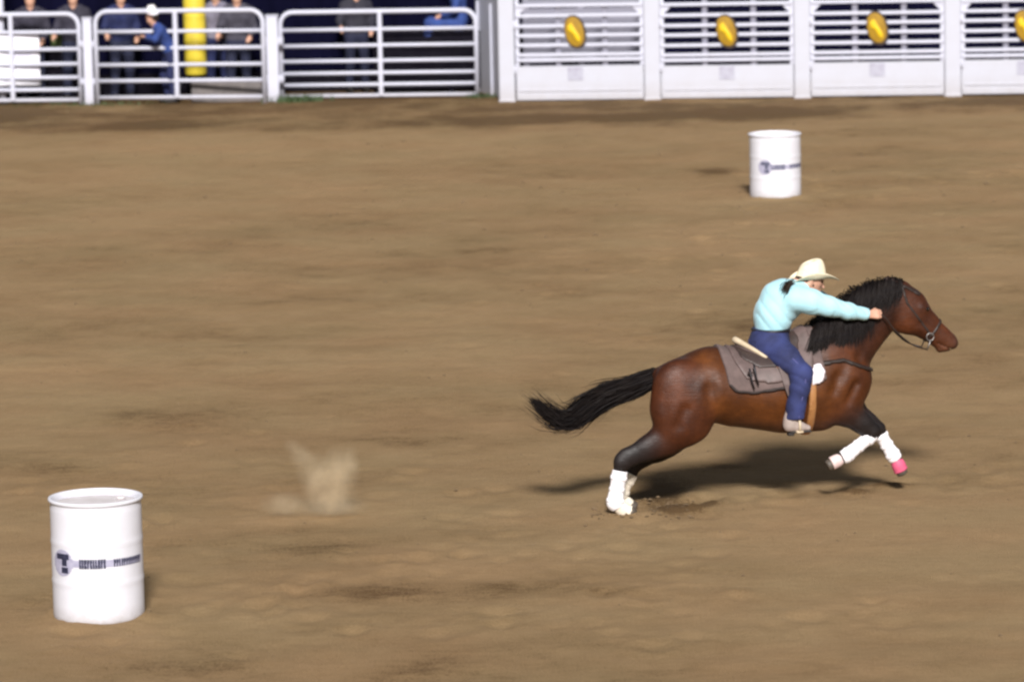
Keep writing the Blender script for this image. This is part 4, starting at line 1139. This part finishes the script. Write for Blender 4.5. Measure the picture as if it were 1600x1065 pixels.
hand_f = hp(1372, 490, .14); hand_f[1] = .14
for s, hd in ((-1, hand_n), (1, hand_f)):
    b_ = bit*[1, 0, 1]+[0, s*.075, 0]+[-.03, 0, -.10]
    mid1 = b_*0.66+hd*0.34+[0, s*.02, -.05]; mid2 = b_*0.3+hd*0.7+[0, s*.015, -.035]
    w1 = crest[20]*[1, 0, 1]+[0, s*.11, -.10]; w2 = crest[8]*[1, 0, 1]+[0, s*.10, -.02]
    m = MB(); m.tube(catmull([b_, mid1, mid2, hd, w1, w2, crest[8]+[0, 0, .05]], 30), 0.006, 7); m.build('rein', M['bridle_leather'], br, True)

# ------------------------------------------------------------------ people
def pts_hp(y, *pts): return ch(y, *pts)
def hand(f, wrist, dirv, up, lat, s, L=0.175, curl=0.9):
    """palm and five fingers closed round a rein; dirv forward, up knuckle side, lat thumb side"""
    dirv, up, lat = [np.array(v, float)/np.linalg.norm(v) for v in (dirv, up, lat)]
    w = np.array(wrist)
    palm = w + dirv*L*0.42
    for o in (-0.026, -0.009, 0.009, 0.026):
        f.seg(w+lat*o*0.55, palm+lat*o*1.1+up*0.004, 0.017, 0.015, k=0.014)
    for i, (o, l) in enumerate(((0.030, .070), (0.010, .078), (-0.010, .073), (-0.029, .058))):
        k0 = palm+lat*o+up*0.006
        k1 = k0+dirv*l*0.45-up*l*0.20*curl; k2 = k1-up*l*0.42*curl+dirv*l*0.05; k3 = k2-dirv*l*0.36*curl-up*0.004
        f.seg(k0, k1, 0.0098, 0.0092, k=0.006); f.seg(k1, k2, 0.0092, 0.0086, k=0.006); f.seg(k2, k3, 0.0086, 0.0075, k=0.006)
    t0 = w+dirv*L*0.16+lat*0.026; t1 = t0+dirv*0.035+lat*0.022-up*0.012; t2 = t1+dirv*0.030-lat*0.012-up*0.014
    f.seg(t0, t1, 0.0125, 0.0105, k=0.010); f.seg(t1, t2, 0.0105, 0.0085, k=0.006)
rider = empty('person', H_ORG, YAW)
tag(rider, 'rider in pale aqua shirt, blue jeans and straw hat leaning over the galloping horse', 'person')
wr_n = hp(1357, 491, -.165); wr_n[1] = -.175
wr_f = hp(1356, 490, .15); wr_f[1] = .155
bf = Field((-0.15, -0.52, 0.55), (1.20, 0.52, 1.98), 0.0085)
headc = hp(1266, 438)
fd = np.array([math.cos(rad(-14)), 0, math.sin(rad(-14))]); ud = np.array([-fd[2], 0, fd[0]])     # where the face points; crown direction
bf.seg(headc+ud*0.025-fd*0.012, headc+ud*0.02+fd*0.014, 0.098, 0.094, 0.077, 0.075, k=0.03)
bf.seg(headc-ud*0.035+fd*0.028, headc-ud*0.075+fd*0.052, 0.066, 0.044, 0.060, 0.046, k=0.03)
bf.seg(headc+fd*0.098-ud*0.002, headc+fd*0.118-ud*0.032, 0.010, 0.014, 0.010, 0.015, k=0.018)         # nose
bf.seg(headc+fd*0.088-ud*0.098, headc+fd*0.080-ud*0.108, 0.020, 0.018, k=0.02)                         # chin
bf.seg(headc+fd*0.092-ud*0.062, headc+fd*0.094-ud*0.070, 0.011, 0.011, 0.022, 0.022, k=0.012)          # lips
for s in (-1, 1):
    bf.seg(headc+fd*0.080+ud*0.012+[0, s*.032, 0], headc+fd*0.078+ud*0.012+[0, s*.036, 0], 0.014, 0.014, k=0.01, cut=True)
    bf.seg(headc-fd*0.012-ud*0.015+[0, s*.078, 0], headc-fd*0.018+ud*0.018+[0, s*.084, 0], 0.016, 0.020, 0.008, 0.008, k=0.01)
neck0 = hp(1246, 452)
bf.seg(neck0, headc-ud*0.06-fd*0.02, 0.062, 0.054, k=0.03)
tor = [(1203, 534, 26, .15), (1206, 512, 23, .125), (1212, 488, 28, .14), (1236, 463, 26, .155), (1247, 455, 18, .12)]
bf.chain(ch(0, *tor), 0.05)
arms_n = [(1250, 466, 16, None, -.165), (1306, 482, 9.5, None, -.235), (1330, 487, 8.5, None, -.205), (1357, 491, 6, None, -.175)]
arms_f = [(1256, 458, 16, None, .165), (1304, 482, 9.5, None, .235), (1356, 490, 6, None, .155)]
for A_ in (arms_n, arms_f): bf.chain(ch(0, *A_), 0.03)
def legs(s): return [(1204, 534, 22, None, s*.09), (1228, 562, 19, None, s*.24), (1254, 587, 14, None, s*.365), (1250, 610, 13.5, None, s*.37), (1240, 655, 8.5, None, s*.35)]
for s in (-1, 1): bf.chain(ch(0, *legs(s)), 0.04)
fw = hp(1388, 490, -.165)-wr_n; fw[1] = 0.02
hand(bf, wr_n, fw, (-fw[2]*.4, -0.75, fw[0]*.7), (fw[2]*0.2, 0.5, 0.9), -1)
hand(bf, wr_f, (fw[0], -0.02, fw[2]), (-fw[2]*.4, 0.75, fw[0]*.7), (0, -0.5, 0.9), 1)
skin('body', bf.F, bf.lo, bf.h, M['skin'], rider, 1)
for s in (-1, 1):
    e = headc+fd*0.080+ud*0.012+[0, s*.032, 0]
    m = MB(); m.lathe([(0.001, -.011), (0.008, -.007), (0.011, 0), (0.008, .007), (0.001, .011)], 12, e); m.build('eye', M['eye'], rider, True)
# shirt
sf = Field((-0.25, -0.42, 0.95), (1.10, 0.42, 1.95), 0.0095)
sf.chain(ch(0, (1204, 513, 23.5, .155), (1207, 498, 26.5, .165), (1212, 484, 28.5, .168), (1226, 468, 29, .178), (1240, 460, 24, .172), (1248, 454, 16, .115)), 0.05)
sf.seg(*[p[:3] for p in ch(0, (1208, 458, 10), (1222, 450, 10))], 0.078, 0.062, 0.12, 0.11, k=0.05)
for A_ in ([(1244, 466, 20.5, None, -.155), (1268, 471, 18, None, -.19), (1296, 479, 14.5, None, -.22), (1325, 486, 11.8, None, -.212), (1354, 491, 9.2, None, -.178)],
           [(1252, 460, 21, None, .165), (1304, 482, 14, None, .235), (1330, 487, 11.5, None, .20), (1354, 490, 9.2, None, .157)]):
    sf.chain(ch(0, *A_), 0.035)
# loose cloth: folds across the back, the armpit and the elbow
X, Y, Z = sf.grid()
def ridged(u, sharp=2.2): return 1-2*np.abs(np.sin(u))**(1/sharp)
wv = 2.2*np.sin(X*11+Z*7)+1.7*np.sin(Y*17-Z*9)
sf.F += (0.0075*ridged((X*0.75+Z*0.45)*24+Y*5+wv*0.55) * np.clip(1-np.abs(Z-hp(1210, 488)[2])/0.24, 0, 1)*(X < .5)
         + 0.0048*ridged(X*30+Y*16+Z*24+wv*0.7) * np.clip((X-0.36)/0.1, 0, 1)).astype(np.float32)
for A_ in (ch(0, (1340, 489, 9, None, -.19), (1354, 491, 9, None, -.178)), ch(0, (1340, 488, 9, None, .18), (1354, 490, 9, None, .157))):
    a = np.array(A_[0][:3]); b = np.array(A_[1][:3]); n_ = (b-a)/np.linalg.norm(b-a)
    near_ = ((Y < 0) if b[1] < 0 else (Y > 0)) & (X > 0.6)
    sf.F = np.where(near_, np.maximum(sf.F, (X-b[0])*n_[0]+(Y-b[1])*n_[1]+(Z-b[2])*n_[2]), sf.F)
wz = hp(1205, 513.5)[2]
sf.F = np.where(X < 0.45, np.maximum(sf.F, wz-Z-0.0*X), sf.F)
cb = neck0+np.array([0.022, 0, 0.030]); cn = (headc-neck0); cn /= np.linalg.norm(cn)
sh = skin('shirt', sf.F, sf.lo, sf.h, M['shirt'], rider, 1)
m = MB(); ring = []
pa = np.cross(cn, [0, 1, 0]); pa /= np.linalg.norm(pa)
for g in np.linspace(0, 2*math.pi, 25): ring.append(neck0+cn*0.035+pa*0.068*math.cos(g)+np.array([0, 1, 0])*0.066*math.sin(g))
m.tube(ring, 0.012, 8); m.build('collar', M['shirt'], sh, True)
for cuff, nb_ in ((arms_n, -1), (arms_f, 1)):
    q = ch(0, *cuff)[-1]; a = np.array(q[:3]); pv = np.array(ch(0, *cuff)[-2][:3]); d = (a-pv)/np.linalg.norm(a-pv)
    m = MB(); m.tube([a-d*0.045, a-d*0.04, a-d*0.012, a-d*0.008], [0.044, 0.049, 0.047, 0.042], 16); m.build('cuff', M['shirt'], sh, True)
# jeans
jf = Field((-0.30, -0.52, 0.55), (0.75, 0.52, 1.62), 0.0095)
jf.chain(ch(0, (1204, 517, 26, .16), (1203, 530, 29, .175), (1204, 540, 28, .175)), 0.05)
for s in (-1, 1):
    jf.seg(*[p[:3] for p in ch(0, (1193, 537, 20, None, s*.075), (1200, 543, 20, None, s*.10))], 0.108, 0.10, k=0.05)      # seat
    jf.chain(ch(0, (1207, 537, 24, None, s*.10), (1229, 560, 20, None, s*.245), (1253, 584, 15.5, None, s*.37), (1250, 606, 14.5, None, s*.378), (1244, 632, 13.5, None, s*.365), (1241, 655, 15.5, None, s*.355)), 0.045)
X, Y, Z = jf.grid()
kz = hp(1252, 590, -.37)[2]
wv = 1.8*np.sin(X*13+Z*9)+1.2*np.sin(Y*15)
jf.F += (0.0055*ridged(Z*34+X*22+Y*6+wv*.6)*np.clip(1-np.abs(Z-kz)/0.22, 0, 1) + 0.005*ridged(Z*26-X*30+wv*.6)*np.clip(1-np.abs(Z-hp(1215, 545)[2])/0.14, 0, 1) + 0.004*ridged(Z*45+X*12+wv)*np.clip(1-np.abs(Z-hp(1240, 648, -.35)[2])/0.1, 0, 1)).astype(np.float32)
jf.F = np.maximum(jf.F, Z-hp(1203, 511.5)[2])
jf.F = np.maximum(jf.F, hp(1240, 654, -.355)[2]-Z)
je = skin('jeans', jf.F, jf.lo, jf.h, M['denim'], rider, 1)
bz = hp(1204, 514)[2]
bl_ = ch(0, (1204, 514, 26, .16))[0]
m = MB(); m.tube([(bl_[0]+(bl_[3]+.010)*math.cos(g), (bl_[4]+.012)*math.sin(g), bz) for g in np.linspace(0, 2*math.pi, 41)], 0.013, 8); bt = m.build('belt', M['belt'], rider, True)
m = MB(); m.box((bl_[0]+bl_[3]+0.022, 0, bz), (0.012, 0.07, 0.05), bevel=0.006); m.build('buckle', M['steel'], bt)
pk = hp(1186, 538, -.13)
m = MB(); m.box((pk[0]-0.045, -0.105, pk[2]-0.02), (0.012, 0.11, 0.11), axes=[(0.92, 0.38, 0), (-0.38, 0.92, 0), (0, 0, 1)], bevel=0.005); m.build('back_pocket', M['denim'], je)
for s in (-1, 1):
    sm_ = [np.array(q[:3])+[0, s*q[3]*.93, q[3]*.34] for q in ch(0, (1207, 537, 24, None, s*.10), (1229, 560, 20, None, s*.245), (1253, 584, 15.5, None, s*.37))]
    sm_ += [np.array(q[:3])+[q[3]*.2, s*q[3]*.98, 0] for q in ch(0, (1250, 606, 14.5, None, s*.378), (1244, 632, 13.5, None, s*.365), (1241, 652, 15, None, s*.355))]
    m = MB(); m.tube(catmull(sm_, 24), 0.007, 7); m.build('seam_highlight', M['denim_highlight'], je, True)  # pale tube on the outer seam paints the highlight along the leg
# boots
for s in (-1, 1):
    y = s*.352
    f = Field(hp(1212, 690, y)*[1, 0, 1]+[0, y-.12, 0], hp(1285, 630, y)*[1, 0, 1]+[0, y+.12, 0], 0.008)
    f.chain(ch(y, (1239, 640, 11.5, .055), (1236, 656, 11, .052), (1235, 664, 11, .042)), 0.03)
    f.chain(ch(y, (1235, 664, 9.5, .040), (1248, 666, 8, .043), (1262, 668, 5, .034)), 0.03)
    X, Y, Z = f.grid()
    f.F = np.maximum(f.F, hp(1240, 673, y)[2]-Z)
    o = skin('boot', f.F, f.lo, f.h, M['boot_tan'], rider, 1)
    zz = hp(1240, 673, y)[2]; xh = hp(1231, 673, y)[0]; xt = hp(1265, 673, y)[0]
    m = MB(); m.box(((xh+xt)/2+.012, y, zz-0.005), (xt-xh-0.01, 0.074, 0.014), bevel=0.005); m.box((xh+0.022, y, zz-0.022), (0.05, 0.062, 0.024), bevel=0.005); m.build('sole', M['sole'], o)
# hair: a cap under the hat and a tail of strands over the collar
f = Field(headc-0.22, headc+0.22, 0.009)
f.seg(headc+ud*0.0-fd*0.022, headc-ud*0.01-fd*0.005, 0.092, 0.090, 0.076, 0.075, k=0.02)
f.seg(headc-fd*0.07-ud*0.03, headc-fd*0.085-ud*0.08, 0.055, 0.045, 0.06, 0.05, k=0.04)
hr = skin('hair', f.F, f.lo, f.h, M['hair_brown'], rider, 1)
mm = MB(); rg = np.random.default_rng(77)
pt = headc-fd*0.10-ud*0.065
path = catmull([pt, hp(1240, 444, -.02), hp(1231, 443, -.06)+[0, -.06, 0.0], hp(1226, 446, -.08)+[0, -.08, .0], hp(1221, 451, -.10)+[0, -.11, .0]], 12)
for k in range(260):
    e = rg.integers(7, 13); off = rg.normal(0, .016, 3); pts = path[:e]+off*np.linspace(.5, 1.3, e)[:, None]
    w = rg.uniform(.002, .005); sd = rg.normal(0, 1, 3); sd /= np.linalg.norm(sd)
    mm.ribbon(pts, [w]*(e-1)+[w*.2], [sd]*e)
mm.build('ponytail', M['hair_brown'], rider, True, recalc=False)
# straw hat: pinched crown, brim rolled up at the sides
def cowboy_hat(parent, c, fwd_deg, scale, mat, bandmat, name='hat'):
    t = empty(name, c, 0, parent); t.rotation_euler = (0, rad(fwd_deg), 0)
    t.scale = (scale,)*3
    n = 56; rows = []
    prof = [(1.0, 'b', 1.0), (0.93, 'b', .93), (0.82, 'b', .82), (0.70, 'b', .7), (0.60, 'b', .6), (0.54, 'b', .54), (0.50, 'c', 0.0), (0.49, 'c', .25), (0.475, 'c', .5), (0.45, 'c', .75), (0.40, 'c', .92), (0.30, 'c', 1.0), (0.16, 'c', 1.0), (0.02, 'c', 1.0)]
    V = []; F = []
    for r, kd, s_ in prof:
        for k in range(n):
            g = 2*math.pi*k/n; cx, sy = math.cos(g), math.sin(g)
            x = r*0.198*cx; y = r*0.165*sy
            if kd == 'b':
                q = max(0, (r-0.54)/0.46)
                z = 0.055*q**1.4*abs(sy)**2.2 - 0.030*q**1.6*abs(cx)**2 - 0.004
                y *= 1-0.16*q*abs(sy)**3
            else:
                hgt = 0.128*s_
                top = max(0, (0.46-r)/0.44)
                z = hgt + 0.016*cx*s_ - (0.036*math.exp(-(y/0.026)**2)*top*(0.6+0.4*(1-cx)/2) if s_ > .7 else 0)
                if cx > 0.2: y *= 1-0.18*s_*(cx-0.2)
                x *= 1-0.05*s_
                if cx < 0: x *= 1+0.34*(1-s_)*abs(cx)
                if cx > 0 and s_ > .5: x *= 1-0.06*s_
            V.append((x, y, z))
    for i in range(len(prof)-1):
        for k in range(n):
            a0 = i*n+k; a1 = i*n+(k+1) % n; F.append((a0, a1, a1+n, a0+n))
    F.append(tuple(range((len(prof)-1)*n, len(prof)*n)))
    me = mesh('hat_shell', V, F, True)
    o = link('shell', me, mat, t); sm = o.modifiers.new('thickness', 'SOLIDIFY'); sm.thickness = 0.005; sm.offset = 0
    ss = o.modifiers.new('subdivision', 'SUBSURF'); ss.levels = ss.render_levels = 1
    m = MB(); vs = []
    for z in (0.004, 0.026):
        for k in range(n):
            g = 2*math.pi*k/n; vs.append((0.205*0.508*math.cos(g), 0.165*0.508*math.sin(g), z))
    m.add(vs, [(k, (k+1) % n, n+(k+1) % n, n+k) for k in range(n)]); b_ = m.build('hat_band', bandmat, t, True)
    bs = b_.modifiers.new('thickness', 'SOLIDIFY'); bs.thickness = 0.003
    return t
hc = hp(1270, 433.5)
cowboy_hat(rider, hc, -1, 1.08, M['straw'], M['hat_band'])

# people behind the fence
def bystander(px, py, dy, label, cloth, seed, pose='stand', face=-1, hat=None, rz=0.0, zoff=0.0, jacket_r=1.0):
    p = pix(px, py); t = empty('person', (p[0], p[1]+dy, zoff), rz); tag(t, label, 'person', 'people behind the fence')
    rg = np.random.default_rng(seed); h = 0.018
    body = Field((-0.7, -0.75, -0.03), (0.7, 0.7, 1.95), h); top = Field((-0.7, -0.75, 0.2), (0.7, 0.7, 1.9), h); leg = Field((-0.7, -0.75, 0.0), (0.7, 0.7, 1.3), h)
    # local: x to the side, y away from the arena (they face -y)
    if pose == 'stand':
        hip, waist, chest, nk, hd = (0, 0, .93), (0, .01, 1.08), (0, 0, 1.34), (0, -.02, 1.52), (0, -.04, 1.66)
        feet = [((.10, 0, .90), (.12, -.03, .50), (.13, .0, .09)), ((-.10, 0, .90), (-.12, -.05, .50), (-.14, -.02, .09))]
        armsL = [((.20, 0, 1.42), (.27, -.02, 1.16), (.20, -.22, 1.02)), ((-.20, 0, 1.42), (-.28, -.03, 1.17), (-.30, -.22, 1.08))]
    elif pose == 'lean':
        hip, waist, chest, nk, hd = (0, .12, .92), (0, .08, 1.06), (0, -.06, 1.28), (0, -.14, 1.44), (0, -.20, 1.56)
        feet = [((.10, .12, .90), (.12, .10, .50), (.13, .16, .09)), ((-.10, .12, .90), (-.13, .02, .50), (-.14, .10, .09))]
        armsL = [((.20, -.08, 1.36), (.30, -.20, 1.18), (.12, -.34, 1.22)), ((-.20, -.08, 1.36), (-.32, -.20, 1.18), (-.14, -.34, 1.22))]
    else:                                            # seated sideways, knees to -x
        hip, waist, chest, nk, hd = (.18, 0, .10), (.20, 0, .26), (.17, 0, .50), (.13, 0, .68), (.10, 0, .82)
        feet = [((.16, -.10, .10), (-.30, -.12, .13), (-.34, -.12, -.32)), ((.16, .10, .10), (-.28, .12, .13), (-.32, .12, -.32))]
        armsL = [((.16, -.20, .58), (.12, -.27, .34), (-.10, -.17, .24)), ((.16, .20, .58), (.12, .27, .34), (-.10, .17, .24))]
        for F_ in (body, leg, top): F_.lo = F_.lo - np.array([0, 0, .45])
    ha = lambda *v: np.array(v, float)
    lat = (0.30, 0.0) if pose != 'sit' else (0.0, 0.30)
    def torso(F_, ex, pts):
        for a, b in zip(pts[:-1], pts[1:]):
            for s in (-1, 1):
                F_.seg(ha(*a[0])+ha(lat[0], lat[1], 0)*s*a[2]*0.25, ha(*b[0])+ha(lat[0], lat[1], 0)*s*b[2]*0.25, a[1]+ex, b[1]+ex, k=0.06)
    tp = [(hip, .12, .9), (waist, .105, .75), (chest, .115, 1.25), ((np.array(chest)*.35+np.array(nk)*.65), .08, 1.2)]
    torso(body, -0.01, tp)
    body.seg(ha(*nk)-[0, 0, .06], ha(*hd)-[0, 0, .04], .058, .055, k=.03)
    body.seg(ha(*hd)+[0, .0, .04], ha(*hd)-[0, .02, .05], .098, .072, k=.04)
    for f_ in feet:
        body.chain([(*f_[0], .085), (*f_[1], .058), (*f_[2], .04)], .04)
        leg.chain([(*f_[0], .105), (*f_[1], .078), (*f_[2], .068)], .05)
    for a_ in armsL:
        body.chain([(*a_[0], .055), (*a_[1], .042), (*a_[2], .03)], .03)
        d = ha(*a_[2])-ha(*a_[1]); d /= np.linalg.norm(d)
        hnd = ha(*a_[2])
        for q in (-.028, -.010, .010, .028):
            body.seg(hnd+[q*.5, 0, 0], hnd+d*.075+[q, 0, 0], .018, .015, k=.012); body.seg(hnd+d*.075+[q, 0, 0], hnd+d*.13+[q, 0, -.03], .012, .010, k=.008)
        body.seg(hnd+d*.03+[.03, 0, 0], hnd+d*.08+[.055, 0, -.01], .014, .011, k=.01)
        top.chain([(*a_[0], .075), (*a_[1], .06), (*(ha(*a_[2])-d*.03), .047)], .04)
    torso(top, 0.012*jacket_r, [((np.array(hip)*.6+np.array(waist)*.4), .125, .9)] + tp[1:])
    torso(leg, 0.008, tp[:2])
    skin('body', body.F, body.lo, h, M['skin'], t, 2)
    skin('trousers', leg.F, leg.lo, h, cloth[1], t, 2)
    skin('jacket', top.F, top.lo, h, cloth[0], t, 2)
    for f_ in feet:
        q = ha(*f_[2]); fo = ha(0, -1, 0) if pose != 'sit' else ha(-1, 0, 0)
        bfld = Field(q-[.3, .3, .14], q+[.3, .3, .2], .014)
        bfld.seg(q+[0, 0, .10], q-[0, 0, .03], .066, .052, k=.04); bfld.seg(q-[0, 0, .035], q+fo*.16-[0, 0, .05], .05, .034, k=.04)
        X, Y, Z = bfld.grid(); bfld.F = np.maximum(bfld.F, (q[2]-.092)-Z)
        skin('boot', bfld.F, bfld.lo, .014, M['sole'], t, 1)
    hf = Field(ha(*hd)-.2, ha(*hd)+.2, .014)
    hf.seg(ha(*hd)+[0, .03, .055], ha(*hd)+[0, .035, 0], .10, .09, k=.03); skin('hair', hf.F, hf.lo, .014, M['hair_brown'], t, 2)
    if hat: cowboy_hat(t, ha(*hd)+[0, 0, .09], 0, 1.0, hat, M['hat_band'])
    return t
M['cloth_dark'] = simple('black cotton jacket', (0.010, 0.010, 0.016), None, 10, .85)
M['cloth_mauve'] = simple('dull mauve grey jacket', (0.030, 0.027, 0.045), (0.016, .014, .025), 5, .85, bump=.5, bdist=.01)
M['cloth_grey'] = simple('grey jacket', (0.060, 0.056, 0.080), (0.022, .02, .03), 6, .85, bump=.5, bdist=.01)
M['denim_bright'] = simple('bright blue denim', (0.022, 0.055, 0.22), (0.012, 0.028, 0.13), 8, .85, bump=.4, bdist=.01)
M['cloth_pale'] = simple('pale grey shirt', (0.20, 0.19, 0.25), (0.11, .10, .14), 7, .85, bump=.5, bdist=.01)
M['cloth_dusk'] = simple('dark mauve jacket', (0.022, 0.020, 0.034), (0.012, .011, .02), 7, .85)
M['denim_navy'] = simple('navy denim', (0.008, 0.014, 0.075), (0.005, 0.008, 0.04), 8, .85)
M['denim_dark'] = simple('dark denim', (0.010, 0.013, 0.040), None, 8, .85)
M['felt_black'] = simple('black felt', (0.012, 0.011, 0.013), None, 20, .9)
pj = bystander(256, 164, .30, 'person in bright blue jacket and white hat leaning behind the fence', (M['denim_bright'], M['denim_navy']), 1, 'lean', hat=M['boot_white'], rz=rad(-75))
pj.scale = (.88, .88, .88)
bystander(372, 160, .52, 'person in grey jacket standing behind the fence right of the yellow post', (M['cloth_grey'], M['denim_dark']), 2, 'stand', hat=M['felt_black'])
bystander(48, 164, .50, 'person in dull mauve jacket standing behind the white banner', (M['cloth_mauve'], M['denim_dark']), 3, 'stand', hat=M['felt_black'])
bystander(112, 164, .85, 'person in mauve grey jacket standing in the dark right of the banner', (M['cloth_mauve'], M['denim_dark']), 4, 'stand', hat=M['straw'])
bystander(186, 163, .80, 'person in dark navy jacket standing back from the fence beside the square post', (M['denim_navy'], M['denim_dark']), 6, 'stand', hat=M['felt_black'], rz=rad(20))
bystander(338, 160, .95, 'person in pale grey shirt standing just right of the yellow post', (M['cloth_pale'], M['denim_navy']), 7, 'stand', hat=M['straw'], rz=rad(-25))
bystander(556, 153, 1.0, 'person in dark mauve jacket standing in the dark behind the middle of the third panel', (M['cloth_dusk'], M['denim_dark']), 8, 'stand', hat=M['felt_black'], rz=rad(15))
# platform with a seated person in blue
pp = pixdepth(705, 100, wy-0.62); zt = pixdepth(705, 48, wy-0.62)[2]
t = empty('platform', (pp[0], wy-0.45, 0)); tag(t, 'dark wooden platform behind the fence panel next to the chutes', 'platform')
for k in range(6):
    m = MB(); m.box((-1.05+k*0.42, 0, zt-0.02), (0.40, 0.72, 0.04), bevel=0.006); m.build('deck_board', M['shade_wood'], t)
for x in (-1.2, 0, 1.2):
    m = MB(); m.box((x, -0.26, zt/2-0.03), (0.1, 0.1, zt-0.03), bevel=0.008); m.build('leg', M['shade_wood'], t)
m = MB(); m.box((0, -0.33, zt*0.5), (2.5, 0.03, zt*0.86), bevel=0.006); m.build('skirt_board', M['shade_wood'], t)
sp = bystander(722, 150, 0, 'person in blue denim sitting on the dark platform next to the chutes', (M['denim_bright'], M['denim_bright']), 5, 'sit', hat=M['felt_black'])
sp.location = (pixdepth(700, 40, wy-0.6)[0], wy-0.60, zt+0.005)

# ------------------------------------------------------------------ dust kicked up behind the horse
dc = pix(512, 808)
dm, nt, b = new_mat('airborne dirt')
nt.nodes.remove(b)
vol = nt.nodes.new('ShaderNodeVolumePrincipled')
vol.inputs['Color'].default_value = (1.0, 0.87, 0.66, 1); vol.inputs['Anisotropy'].default_value = 0.15
tco = nt.nodes.new('ShaderNodeTexCoord')
def blob(c, r):                       # soft ellipsoid 1 at the middle, 0 at the rim
    a = nt.nodes.new('ShaderNodeVectorMath'); a.operation = 'SUBTRACT'; a.inputs[1].default_value = c
    d = nt.nodes.new('ShaderNodeVectorMath'); d.operation = 'DIVIDE'; d.inputs[1].default_value = r
    l = nt.nodes.new('ShaderNodeVectorMath'); l.operation = 'LENGTH'
    mr = nt.nodes.new('ShaderNodeMapRange'); mr.interpolation_type = 'SMOOTHSTEP'
    mr.inputs['From Min'].default_value = 1.0; mr.inputs['From Max'].default_value = 0.15; mr.inputs['To Min'].default_value = 0; mr.inputs['To Max'].default_value = 1
    nt.links.new(tco.outputs['Object'], a.inputs[0]); nt.links.new(a.outputs[0], d.inputs[0]); nt.links.new(d.outputs[0], l.inputs[0]); nt.links.new(l.outputs['Value'], mr.inputs['Value'])
    return mr.outputs[0]
acc = None
for c, r, g in (((0.02, 0, .18), (.26, .25, .30), 1.0), ((0.10, 0, .34), (.20, .2, .24), .8), ((-0.10, 0, .34), (.17, .18, .2), .7), ((-0.20, 0, .47), (.12, .15, .12), .6), ((-.27, 0, .55), (.09, .12, .07), .45),
                ((0.20, 0, .42), (.09, .12, .15), .6), ((-.34, 0, .08), (.24, .2, .13), .55), ((0, 0, .05), (.4, .3, .12), .4)):
    o_ = blob(c, r); mu = nt.nodes.new('ShaderNodeMath'); mu.operation = 'MULTIPLY_ADD'; mu.inputs[1].default_value = g
    nt.links.new(o_, mu.inputs[0])
    if acc is not None: nt.links.new(acc, mu.inputs[2])
    else: mu.inputs[2].default_value = 0
    acc = mu.outputs[0]
nz = nt.nodes.new('ShaderNodeTexNoise'); nz.inputs['Scale'].default_value = 7; nz.inputs['Detail'].default_value = 4
nt.links.new(tco.outputs['Object'], nz.inputs['Vector'])
nr = nt.nodes.new('ShaderNodeMapRange'); nr.inputs['From Min'].default_value = .35; nr.inputs['From Max'].default_value = .65; nr.inputs['To Min'].default_value = .35; nr.inputs['To Max'].default_value = 1.3
nt.links.new(nz.outputs['Fac'], nr.inputs['Value'])
mu = nt.nodes.new('ShaderNodeMath'); mu.operation = 'MULTIPLY'; nt.links.new(acc, mu.inputs[0]); nt.links.new(nr.outputs[0], mu.inputs[1])
mu2 = nt.nodes.new('ShaderNodeMath'); mu2.operation = 'MULTIPLY'; mu2.inputs[1].default_value = 3.4; nt.links.new(mu.outputs[0], mu2.inputs[0])
nt.links.new(mu2.outputs[0], vol.inputs['Density'])
nt.links.new(vol.outputs[0], nt.nodes['Material Output'].inputs['Volume'])
m = MB(); m.lathe([(0.42, 0.0), (0.62, 0.06), (0.62, 0.3), (0.5, 0.55), (0.30, 0.68), (0.05, 0.7)], 24)
dd = m.build('dust', dm, None, True, loc=(dc[0], dc[1], 0.03)); tag(dd, 'puff of pale dust hanging over the dirt left behind the horse', 'dust', kind='stuff')
